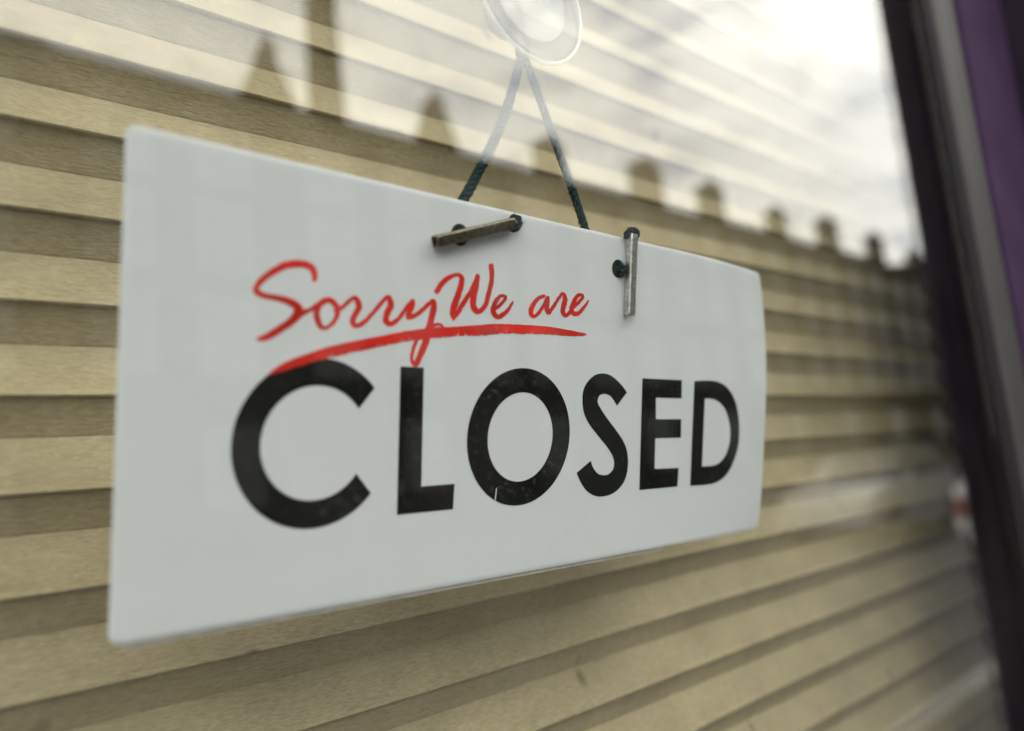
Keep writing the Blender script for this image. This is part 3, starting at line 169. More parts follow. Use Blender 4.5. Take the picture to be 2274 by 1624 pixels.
STROKE=[[(104.72,33.9),(104.54,33.94),(104.17,34.1),(102.96,34.07),(101.03,34.3),(99.58,34.5),(99.23,34.6),(98.42,34.69),(97.61,34.86),(96.72,34.93),(96.45,34.92),(96.01,35.05),(95.57,35.03),(94.87,35.17),(93.99,35.26),(93.64,35.35),(93.29,35.34),(92.16,35.48),(90.96,35.69),(90.53,35.72),(89.34,35.91),(88.49,36.0),(87.47,36.07),(86.81,36.24),(86.47,36.29),(85.63,36.29),(84.47,36.44),(84.06,36.46),(83.32,36.61),(82.67,36.62),(81.61,36.76),(81.2,36.79),(80.48,36.93),(80.07,36.94),(79.36,37.09),(79.04,37.11),(78.64,37.23),(77.92,37.3),(77.61,37.4),(76.59,37.6),(75.5,37.75),(74.8,37.94),(74.41,37.99),(74.11,38.11),(71.35,38.53),(70.97,38.63),(70.68,38.78),(70.22,38.84),(69.26,39.11),(68.66,39.17),(68.29,39.28),(67.99,39.32),(67.62,39.45),(66.81,39.61),(66.59,39.71),(65.64,39.94),(65.28,40.07),(63.98,40.33),(63.41,40.53),(63.04,40.49),(62.76,40.65),(62.4,40.69),(62.05,40.79),(61.76,40.79),(61.48,40.91),(61.12,40.96),(60.49,41.14),(59.16,41.43),(58.53,41.58),(58.25,41.69),(57.97,41.69),(56.73,42.0),(56.12,42.22),(55.23,42.35),(54.42,42.61),(54.01,42.68),(53.68,42.83),(53.08,42.93),(52.74,43.05),(51.28,43.41),(50.69,43.62),(49.51,43.93),(49.25,44.04),(48.93,44.11),(48.28,44.34),(47.77,44.58),(47.45,44.61),(47.13,44.77),(46.65,44.9),(46.36,45.05),(45.98,45.16),(45.73,45.3),(45.48,45.34),(45.16,45.5),(44.72,45.64),(43.6,46.12),(42.97,46.27),(42.67,46.39),(42.42,46.54),(41.86,46.66),(41.5,46.87),(40.46,47.22),(39.97,47.47),(39.51,47.63),(39.09,47.94),(38.83,48.0),(38.29,48.28),(37.94,48.4),(37.46,48.71),(37.23,48.8),(36.41,49.31),(35.94,49.67),(35.51,49.95),(34.85,50.54),(34.7,50.61),(34.34,50.9),(34.07,51.21),(34.05,51.32),(34.11,51.49),(34.18,51.54),(34.43,51.56),(34.9,51.39),(35.01,51.3),(35.25,51.29),(35.37,51.2),(35.49,51.15),(35.54,51.08),(35.96,51.03),(36.14,51.08),(36.26,50.97),(36.32,50.97),(36.42,50.71),(36.53,50.77),(36.61,50.94),(36.8,50.95),(36.94,50.7),(36.89,50.64),(36.91,50.53),(37.01,50.45),(37.14,50.46),(37.19,50.57),(37.09,50.71),(36.97,50.71),(36.91,50.76),(36.97,50.83),(37.15,50.78),(37.39,50.61),(37.51,50.62),(37.64,50.69),(37.93,50.57),(38.11,50.4),(38.23,50.33),(38.53,50.32),(38.59,50.22),(38.65,50.31),(38.77,50.17),(39.07,50.02),(39.44,50.06),(39.52,50.02),(39.73,49.77),(39.79,49.74),(40.04,49.79),(40.09,49.77),(40.21,49.47),(40.39,49.32),(40.5,49.09),(40.56,49.15),(40.65,49.5),(40.78,49.6),(40.89,49.47),(41.14,49.39),(41.26,49.27),(41.44,49.26),(41.51,49.35),(41.7,49.27),(41.72,49.23),(41.68,48.88),(41.73,48.79),(41.8,48.87),(41.79,49.23),(41.82,49.26),(41.94,49.25),(42.25,49.09),(42.62,48.97),(42.92,48.74),(42.99,48.74),(43.12,48.83),(43.18,48.8),(43.29,48.63),(43.36,48.6),(43.49,48.6),(43.62,48.65),(43.74,48.59),(43.93,48.56),(44.01,48.48),(44.06,48.13),(44.15,48.0),(44.22,47.98),(44.32,48.11),(44.36,48.35),(44.61,48.12),(44.87,48.26),(44.91,48.21),(44.9,47.91),(44.98,47.85),(45.1,47.9),(45.18,48.02),(45.31,48.06),(45.5,48.02),(45.52,48.0),(45.46,47.94),(45.49,47.92),(45.82,47.94),(46.14,47.87),(46.17,47.79),(46.13,47.44),(46.17,47.33),(46.23,47.27),(46.32,47.31),(46.44,47.54),(46.51,47.59),(46.64,47.54),(46.76,47.39),(47.01,47.31),(47.15,47.39),(47.22,47.55),(47.76,47.42),(48.31,47.15),(48.64,47.13),(48.96,47.04),(49.1,46.94),(49.18,46.63),(49.26,46.52),(49.46,46.47),(49.59,46.38),(49.86,46.59),(50.4,46.62),(50.92,46.33),(51.13,46.5),(51.19,46.47),(51.32,46.34),(51.25,46.28),(51.18,46.11),(51.23,46.01),(51.3,45.99),(51.37,46.03),(51.4,46.1),(51.32,46.34),(51.39,46.4),(51.58,46.23),(51.71,46.17),(52.12,46.24),(52.44,46.16),(52.42,46.04),(52.45,45.98),(52.64,45.88),(52.7,45.76),(52.76,45.73),(52.83,45.76),(52.98,46.02),(53.58,45.82),(53.78,45.68),(53.91,45.63),(53.98,45.65),(54.13,45.78),(54.26,45.69),(54.46,45.62),(54.72,45.39),(54.99,45.32),(55.02,44.93),(55.1,44.82),(55.17,44.8),(55.24,44.83),(55.34,44.97),(55.4,45.25),(55.48,45.41),(55.61,45.31),(55.68,45.3),(55.82,45.34),(55.85,45.13),(55.93,44.94),(56.0,44.89),(56.69,44.88),(56.83,44.82),(56.97,44.89),(57.18,44.88),(57.25,44.85),(57.38,44.66),(57.52,44.62),(57.65,44.47),(57.8,44.69),(57.94,44.66),(58.16,44.75),(58.29,44.59),(58.36,44.57),(58.5,44.63),(58.57,44.62),(58.64,44.48),(58.77,44.38),(58.92,44.4),(59.13,44.54),(59.27,44.48),(59.45,44.25),(59.6,44.17),(59.85,44.17),(60.03,44.26),(60.32,44.21),(60.52,44.11),(60.74,44.14),(60.85,43.8),(61.0,43.64),(61.22,43.73),(61.37,43.95),(61.44,43.83),(61.51,43.79),(61.86,43.71),(61.99,43.53),(62.07,43.53),(62.29,43.63),(62.36,43.54),(62.5,43.48),(62.7,43.29),(62.81,43.37),(62.86,43.52),(63.06,43.48),(63.12,43.41),(63.22,43.38),(63.11,42.97),(63.15,42.84),(63.25,42.77),(63.4,42.81),(63.48,42.89),(63.47,43.02),(63.36,43.34),(63.58,43.4),(63.67,43.26),(63.79,43.18),(64.22,43.16),(64.49,43.08),(64.32,42.96),(64.31,42.9),(64.34,42.77),(64.42,42.73),(64.71,42.8),(64.79,42.88),(65.02,42.99),(65.16,42.88),(65.59,42.72),(65.74,42.71),(65.96,42.77),(66.04,42.75),(66.17,42.56),(66.32,42.53),(66.49,42.26),(66.67,42.18),(66.76,42.18),(66.99,42.5),(67.05,42.34),(67.12,42.28),(67.42,42.34),(67.64,42.19),(67.87,42.28),(68.46,42.12),(68.53,42.03),(68.61,42.11),(68.76,42.13),(68.87,41.99),(69.05,41.91),(69.11,41.75),(69.19,41.78),(69.27,41.9),(69.5,41.87),(69.61,41.81),(69.79,41.61),(69.94,41.56),(70.54,41.51),(70.85,41.62),(70.87,41.54),(70.81,41.48),(70.78,41.29),(70.77,40.97),(70.78,40.84),(70.88,40.76),(70.95,40.79),(71.0,40.89),(71.11,41.46),(71.15,41.52),(71.3,41.48),(71.36,41.25),(71.44,41.17),(71.51,41.15),(71.6,41.17),(71.83,41.37),(72.36,41.25),(72.59,41.24),(72.73,40.99),(72.83,41.23),(73.05,41.17),(73.23,41.0),(73.43,40.91),(73.66,40.9),(73.9,41.01),(73.97,41.0),(74.05,40.97),(74.27,40.74),(74.42,40.67),(74.6,40.72),(74.75,40.89),(74.78,40.78),(74.89,40.64),(75.76,40.67),(75.98,40.51),(76.3,40.55),(76.45,40.47),(76.69,40.47),(77.08,40.32),(77.32,40.41),(77.56,40.4),(77.63,40.26),(77.62,40.06),(77.66,39.86),(77.64,39.6),(77.67,39.53),(77.71,39.79),(77.85,39.89),(78.01,39.89),(78.18,40.12),(78.35,40.26),(78.66,40.1),(79.14,40.06),(79.39,40.11),(79.54,39.96),(79.62,39.94),(79.78,40.01),(79.86,39.99),(79.93,39.85),(80.01,39.79),(80.17,39.79),(80.25,39.74),(80.98,39.77),(81.0,39.71),(81.21,39.49),(81.39,39.82),(81.63,39.69),(82.19,39.5),(82.44,39.51),(82.69,39.6),(82.94,39.62),(83.26,39.48),(83.51,39.55),(83.99,39.24),(84.05,38.96),(84.13,38.85),(84.29,39.09),(84.22,39.29),(84.49,39.36),(84.65,39.2),(84.73,39.18),(84.8,39.0),(84.98,39.19),(85.32,39.23),(85.74,39.22),(85.82,39.19),(85.81,39.05),(85.91,38.98),(86.09,38.97),(86.4,39.12),(86.99,39.05),(87.48,38.86),(87.99,38.77),(88.14,38.55),(88.23,38.56),(88.32,38.61),(88.39,38.74),(88.41,38.88),(88.59,38.91),(88.67,38.86),(88.61,38.8),(88.63,38.73),(88.74,38.63),(88.83,38.64),(88.98,38.37),(89.24,38.27),(89.3,38.2),(89.35,37.85),(89.46,37.77),(89.56,37.77),(89.65,37.83),(89.68,37.9),(89.66,38.11),(89.71,38.31),(89.68,38.52),(89.71,38.65),(89.78,38.71),(89.94,38.65),(90.03,38.56),(90.19,38.5),(90.28,38.54),(90.88,38.45),(91.32,38.49),(91.71,38.45),(91.81,38.16),(91.79,37.89),(91.82,37.68),(91.87,37.63),(91.93,37.67),(91.98,37.81),(92.02,38.01),(91.99,38.11),(92.63,38.04),(92.7,38.11),(92.72,38.17),(92.68,38.31),(92.79,38.34),(92.81,38.24),(92.95,38.15),(93.08,38.22),(93.14,38.37),(93.31,38.37),(93.48,38.3),(93.83,38.22),(94.17,38.02),(94.78,37.95),(94.83,37.96),(94.7,38.0),(94.62,38.09),(94.6,38.18),(94.62,38.2),(95.07,38.21),(95.34,38.26),(95.51,38.25),(95.86,38.11),(96.3,38.11),(96.39,37.99),(96.46,37.79),(96.66,38.1),(96.84,38.12),(97.02,38.06),(97.19,37.9),(97.53,37.69),(97.62,37.67),(97.67,37.69),(97.72,37.84),(97.81,37.89),(98.0,37.89),(97.99,37.74),(98.01,37.67),(98.07,37.64),(98.52,37.58),(98.61,37.62),(98.71,37.82),(98.81,37.87),(99.08,37.85),(99.62,37.73),(99.7,37.65),(99.8,37.7),(100.07,37.64),(100.25,37.63),(100.6,37.46),(100.69,37.46),(100.88,37.53),(101.05,37.37),(101.42,37.28),(101.51,37.23),(101.61,37.37),(101.69,37.3),(101.88,37.26),(102.25,37.38),(102.35,37.37),(102.53,37.3),(102.7,37.12),(102.97,37.03),(103.25,37.04),(103.54,37.14),(103.7,37.14),(103.82,37.2),(103.91,37.18),(104.18,36.95),(104.27,36.95),(104.47,37.06),(104.52,37.01),(104.57,36.72),(104.65,36.64),(104.81,36.58),(105.09,36.64),(105.19,36.6),(105.34,36.74),(105.39,36.83),(105.57,36.76),(105.8,36.56),(106.03,36.5),(106.22,36.53),(106.41,36.73),(106.52,36.77),(106.89,36.71),(107.65,36.7),(108.5,36.52),(108.6,36.54),(108.8,36.65),(109.08,36.46),(109.17,36.45),(109.37,36.61),(109.52,36.37),(109.64,36.29),(110.41,36.2),(110.7,36.24),(110.91,36.41),(111.01,36.44),(111.58,36.28),(111.7,36.29),(111.78,36.43),(111.89,36.46),(111.98,36.46),(112.08,36.38),(112.27,36.33),(112.67,36.46),(113.16,36.45),(113.19,36.41),(113.13,36.34),(113.16,36.26),(113.24,36.21),(113.4,36.39),(113.65,36.4),(113.85,36.45),(113.99,36.28),(114.13,36.2),(114.32,36.26),(114.54,36.46),(115.12,36.27),(115.41,36.03),(115.9,35.94),(116.0,35.89),(116.1,35.89),(116.27,35.97),(116.52,36.21),(116.72,36.11),(117.42,36.05),(117.59,35.73),(117.69,35.7),(118.1,35.69),(118.33,35.75),(118.39,35.82),(118.4,35.9),(118.27,36.06),(118.33,36.08),(118.83,35.99),(119.03,36.01),(119.24,36.11),(120.05,35.93),(120.26,35.97),(120.36,36.05),(120.66,35.92),(121.07,35.85),(121.57,35.68),(121.99,35.76),(122.71,35.67),(122.81,35.7),(122.93,35.83),(123.03,35.87),(123.23,35.77),(123.44,35.73),(123.65,35.78),(123.87,35.92),(124.17,35.77),(124.48,35.7),(124.8,35.66),(125.64,35.71),(125.84,35.59),(125.95,35.59),(126.06,35.69),(127.13,35.76),(127.44,35.7),(127.66,35.75),(127.91,35.46),(128.17,35.38),(128.4,35.43),(128.83,35.67),(129.04,35.67),(129.14,35.57),(129.29,35.52),(129.36,35.55),(129.59,35.73),(129.8,35.7),(129.9,35.63),(130.0,35.48),(130.1,35.43),(130.26,35.53),(130.45,35.75),(130.88,35.69),(131.64,35.7),(131.74,35.54),(131.84,35.49),(132.07,35.64),(132.72,35.56),(132.95,35.63),(133.17,35.6),(133.39,35.67),(133.5,35.63),(133.62,35.54),(133.82,35.49),(134.04,35.58),(134.16,35.68),(134.32,35.49),(134.47,35.39),(135.04,35.58),(135.27,35.62),(136.04,35.55),(136.25,35.41),(136.36,35.42),(136.48,35.49),(136.81,35.43),(137.05,35.55),(137.26,35.39),(137.59,35.34),(138.03,35.21),(138.26,35.27),(138.93,35.17),(139.16,35.18),(139.35,35.23),(139.51,35.32),(139.96,35.19),(140.52,35.17),(140.74,35.03),(140.86,35.03),(140.97,35.07),(141.54,34.93),(141.88,34.92),(141.99,34.89),(142.13,34.8),(142.22,34.71),(142.26,34.63),(142.19,34.4),(142.06,34.27),(141.95,34.23),(141.6,34.27),(141.03,34.21),(140.33,34.06),(139.31,34.06),(138.97,34.12),(138.28,33.97),(137.15,33.87),(136.36,33.84),(136.13,33.79),(135.35,33.74),(134.9,33.66),(134.35,33.7),(131.82,33.58),(131.38,33.6),(131.05,33.49),(130.83,33.46),(130.18,33.47),(127.38,33.35),(126.53,33.39),(126.0,33.28),(125.58,33.3),(124.63,33.26),(124.21,33.3),(123.68,33.27),(123.27,33.31),(121.92,33.28),(120.38,33.32),(119.97,33.29),(118.75,33.37),(118.14,33.32),(117.64,33.38),(116.33,33.43),(115.83,33.41),(115.04,33.53),(114.54,33.52),(114.15,33.58),(113.65,33.52),(113.26,33.56),(112.77,33.54),(112.28,33.59),(111.11,33.6),(110.91,33.62),(110.53,33.75),(109.66,33.69),(109.28,33.76),(108.89,33.69),(108.41,33.67),(107.08,33.84),(105.47,33.91),(105.0,33.84)],[(107.36,35.8),(107.5,35.81),(107.57,35.93),(107.58,36.07),(107.53,36.23),(107.44,36.28),(107.34,36.25),(107.27,36.17),(107.25,35.95),(107.31,35.83)],[(72.96,40.24),(73.0,40.23),(73.08,40.31),(73.1,40.6),(73.02,40.68),(72.87,40.7),(72.74,40.71),(72.71,40.58),(72.78,40.38)],[(73.56,40.27),(73.61,40.21),(73.69,40.23),(73.75,40.32),(73.77,40.51),(73.72,40.61),(73.64,40.62),(73.56,40.53)],[(50.0,45.92),(50.09,45.91),(50.29,45.98),(50.36,45.95),(50.43,45.99),(50.47,46.14),(50.45,46.33),(50.38,46.37),(49.98,46.3),(49.93,46.23),(49.9,46.11),(49.94,45.99)]]
LET_S=[(164.15,53.3),(163.53,52.77),(162.94,52.24),(162.34,51.71),(161.68,51.18),(160.93,50.65),(160.05,50.08),(159.08,49.48),(158.06,48.9),(157.03,48.37),(156.04,47.95),(155.1,47.63),(154.16,47.38),(153.23,47.21),(152.32,47.11),(151.41,47.08),(150.5,47.13),(149.59,47.24),(148.69,47.42),(147.83,47.67),(147.01,47.99),(146.23,48.4),(145.47,48.9),(144.76,49.45),(144.11,50.03),(143.56,50.6),(143.1,51.16),(142.72,51.73),(142.41,52.32),(142.16,52.95),(141.98,53.62),(141.87,54.36),(141.84,55.16),(141.87,55.99),(141.95,56.81),(142.06,57.59),(142.2,58.31),(142.38,59.01),(142.6,59.69),(142.89,60.37),(143.25,61.06),(143.68,61.76),(144.19,62.47),(144.76,63.18),(145.38,63.88),(146.04,64.57),(146.74,65.24),(147.49,65.88),(148.28,66.53),(149.11,67.19),(149.97,67.89),(150.9,68.65),(151.92,69.47),(152.95,70.29),(153.92,71.09),(154.78,71.82),(155.51,72.48),(156.16,73.09),(156.73,73.66),(157.23,74.2),(157.69,74.74),(158.08,75.24),(158.41,75.71),(158.68,76.17),(158.88,76.63),(159.03,77.11),(159.12,77.63),(159.16,78.17),(159.13,78.71),(159.03,79.23),(158.83,79.69),(158.53,80.11),(158.12,80.5),(157.65,80.85),(157.15,81.15),(156.65,81.39),(156.15,81.55),(155.64,81.65),(155.11,81.7),(154.56,81.7),(154.0,81.66),(153.4,81.59),(152.77,81.48),(152.13,81.32),(151.51,81.11),(150.93,80.84),(150.4,80.5),(149.88,80.09),(149.39,79.63),(148.95,79.16),(148.55,78.71),(148.23,78.27),(147.97,77.83),(147.74,77.38),(147.52,76.93),(147.29,76.49),(140.72,80.23),(141.19,80.93),(141.64,81.63),(142.1,82.34),(142.58,83.02),(143.11,83.68),(143.67,84.32),(144.26,84.95),(144.88,85.55),(145.53,86.11),(146.21,86.62),(146.92,87.07),(147.68,87.47),(148.45,87.82),(149.24,88.13),(150.01,88.38),(150.75,88.58),(151.49,88.73),(152.22,88.83),(152.98,88.88),(153.79,88.9),(154.66,88.89),(155.58,88.84),(156.53,88.76),(157.46,88.62),(158.34,88.45),(159.15,88.22),(159.94,87.96),(160.7,87.64),(161.42,87.28),(162.12,86.88),(162.79,86.44),(163.44,85.95),(164.05,85.42),(164.6,84.83),(165.08,84.18),(165.5,83.46),(165.86,82.66),(166.16,81.82),(166.38,80.94),(166.53,80.05),(166.6,79.13),(166.6,78.16),(166.53,77.19),(166.38,76.22),(166.17,75.29),(165.89,74.4),(165.56,73.55),(165.15,72.7),(164.66,71.87),(164.07,71.02),(163.37,70.17),(162.55,69.31),(161.66,68.46),(160.73,67.61),(159.8,66.77),(158.82,65.91),(157.78,65.04),(156.74,64.18),(155.74,63.36),(154.85,62.6),(154.07,61.9),(153.37,61.26),(152.73,60.65),(152.14,60.08),(151.59,59.54),(151.07,59.02),(150.59,58.53),(150.17,58.08),(149.82,57.66),(149.55,57.27),(149.39,56.91),(149.31,56.6),(149.31,56.3),(149.36,56.03),(149.44,55.75),(149.55,55.47),(149.71,55.18),(149.91,54.91),(150.16,54.67),(150.46,54.47),(150.82,54.31),(151.24,54.18),(151.7,54.09),(152.19,54.03),(152.69,54.02),(153.21,54.07),(153.77,54.15),(154.34,54.28),(154.89,54.45),(155.4,54.64),(155.85,54.88),(156.27,55.17),(156.67,55.48),(157.05,55.82),(157.44,56.16),(157.82,56.51),(158.19,56.89),(158.56,57.28),(158.92,57.67),(159.29,58.05)]
LET_D=[[(203.28,48.23),(204.69,48.14),(206.12,48.04),(207.55,47.94),(208.95,47.86),(210.29,47.8),(211.55,47.75),(212.75,47.71),(213.91,47.69),(215.1,47.71),(216.34,47.8),(217.67,47.94),(219.07,48.11),(220.49,48.35),(221.88,48.65),(223.18,49.04),(224.4,49.53),(225.58,50.09),(226.7,50.73),(227.76,51.45),(228.78,52.24),(229.74,53.1),(230.65,54.02),(231.51,55.02),(232.3,56.14),(233.03,57.38),(233.71,58.79),(234.35,60.37),(234.91,62.03),(235.37,63.73),(235.72,65.38),(235.95,67.0),(236.07,68.65),(236.09,70.28),(235.99,71.87),(235.77,73.39),(235.4,74.84),(234.89,76.24),(234.27,77.58),(233.58,78.85),(232.85,80.06),(232.1,81.2),(231.3,82.28),(230.44,83.28),(229.49,84.21),(228.44,85.04),(227.28,85.78),(226.03,86.43),(224.7,87.0),(223.3,87.48),(221.85,87.88),(220.35,88.17),(218.81,88.36),(217.21,88.47),(215.52,88.54),(213.75,88.59),(211.86,88.6),(209.86,88.57),(207.81,88.51),(205.75,88.44),(203.75,88.39)],[(210.69,54.8),(211.73,54.8),(212.77,54.78),(213.82,54.77),(214.88,54.8),(215.93,54.91),(216.99,55.08),(218.07,55.31),(219.15,55.59),(220.2,55.95),(221.2,56.39),(222.17,56.92),(223.12,57.51),(224.03,58.18),(224.9,58.96),(225.71,59.85),(226.47,60.91),(227.21,62.12),(227.88,63.41),(228.46,64.7),(228.91,65.92),(229.22,67.06),(229.42,68.16),(229.52,69.24),(229.51,70.32),(229.39,71.4),(229.15,72.53),(228.78,73.68),(228.32,74.81),(227.78,75.87),(227.19,76.8),(226.53,77.61),(225.79,78.32),(224.99,78.95),(224.13,79.5),(223.24,79.97),(222.34,80.37),(221.41,80.68),(220.43,80.93),(219.36,81.11),(218.19,81.25),(216.87,81.33),(215.43,81.34),(213.92,81.3),(212.41,81.25),(210.94,81.23)]]

# ------------------------------------------------------------------ materials
def fabric_mat():
    m = bpy.data.materials.new('pleated_fabric'); m.use_nodes = True; t = m.node_tree; b = t.nodes['Principled BSDF']
    tc = N(t, 'ShaderNodeTexCoord')
    mp = N(t, 'ShaderNodeMapping'); mp.inputs['Scale'].default_value = (1, 1.0, 5.5)
    t.links.new(tc.outputs['Object'], mp.inputs[0])
    crepe = N(t, 'ShaderNodeTexNoise'); crepe.inputs['Scale'].default_value = 330; crepe.inputs['Detail'].default_value = 4; crepe.inputs['Roughness'].default_value = 0.65; crepe.inputs['Distortion'].default_value = 0.6
    t.links.new(mp.outputs[0], crepe.inputs['Vector'])
    mott = N(t, 'ShaderNodeTexNoise'); mott.inputs['Scale'].default_value = 38; mott.inputs['Detail'].default_value = 5
    t.links.new(tc.outputs['Object'], mott.inputs['Vector'])
    big = N(t, 'ShaderNodeTexNoise'); big.inputs['Scale'].default_value = 9; big.inputs['Detail'].default_value = 3
    t.links.new(tc.outputs['Object'], big.inputs['Vector'])
    c1 = N(t, 'ShaderNodeMix', data_type='RGBA'); c1.inputs[6].default_value = (0.282, 0.238, 0.146, 1); c1.inputs[7].default_value = (0.405, 0.349, 0.224, 1)
    r1 = N(t, 'ShaderNodeMapRange'); r1.inputs['From Min'].default_value = 0.34; r1.inputs['From Max'].default_value = 0.66
    t.links.new(crepe.outputs['Fac'], r1.inputs['Value']); t.links.new(r1.outputs[0], c1.inputs[0])
    r2 = N(t, 'ShaderNodeMapRange'); r2.inputs['From Min'].default_value = 0.3; r2.inputs['From Max'].default_value = 0.7; r2.inputs['To Min'].default_value = 0.88; r2.inputs['To Max'].default_value = 1.10
    t.links.new(mott.outputs['Fac'], r2.inputs['Value'])
    r3 = N(t, 'ShaderNodeMapRange'); r3.inputs['From Min'].default_value = 0.35; r3.inputs['From Max'].default_value = 0.65; r3.inputs['To Min'].default_value = 0.93; r3.inputs['To Max'].default_value = 1.05
    t.links.new(big.outputs['Fac'], r3.inputs['Value'])
    mm = N(t, 'ShaderNodeMath', operation='MULTIPLY'); t.links.new(r2.outputs[0], mm.inputs[0]); t.links.new(r3.outputs[0], mm.inputs[1])
    # small grubby marks, longer than wide
    mp2 = N(t, 'ShaderNodeMapping'); mp2.inputs['Scale'].default_value = (1, 1, 0.45); mp2.inputs['Rotation'].default_value = (0, 0.35, 0)
    t.links.new(tc.outputs['Object'], mp2.inputs[0])
    vo = N(t, 'ShaderNodeTexVoronoi'); vo.inputs['Scale'].default_value = 38; t.links.new(mp2.outputs[0], vo.inputs['Vector'])
    sp = N(t, 'ShaderNodeMapRange'); sp.inputs['From Min'].default_value = 0.06; sp.inputs['From Max'].default_value = 0.13; sp.inputs['To Min'].default_value = 0.5; sp.inputs['To Max'].default_value = 1.0
    t.links.new(vo.outputs['Distance'], sp.inputs['Value'])
    sx = N(t, 'ShaderNodeSeparateXYZ'); t.links.new(vo.outputs['Color'], sx.inputs[0])
    gt = N(t, 'ShaderNodeMath', operation='LESS_THAN'); gt.inputs[1].default_value = 0.55; t.links.new(sx.outputs[0], gt.inputs[0])
    spm = N(t, 'ShaderNodeMath', operation='MAXIMUM'); t.links.new(sp.outputs[0], spm.inputs[0]); t.links.new(gt.outputs[0], spm.inputs[1])
    m3 = N(t, 'ShaderNodeMath', operation='MULTIPLY'); t.links.new(mm.outputs[0], m3.inputs[0]); t.links.new(spm.outputs[0], m3.inputs[1])
    s = N(t, 'ShaderNodeVectorMath', operation='SCALE'); t.links.new(c1.outputs[2], s.inputs[0]); t.links.new(m3.outputs[0], s.inputs['Scale'])
    t.links.new(s.outputs[0], b.inputs['Base Color'])
    b.inputs['Roughness'].default_value = 0.85; b.inputs['Specular IOR Level'].default_value = 0.2
    bp = N(t, 'ShaderNodeBump'); bp.inputs['Strength'].default_value = 0.9; bp.inputs['Distance'].default_value = 0.0006
    t.links.new(crepe.outputs['Fac'], bp.inputs['Height']); t.links.new(bp.outputs[0], b.inputs['Normal'])
    return m
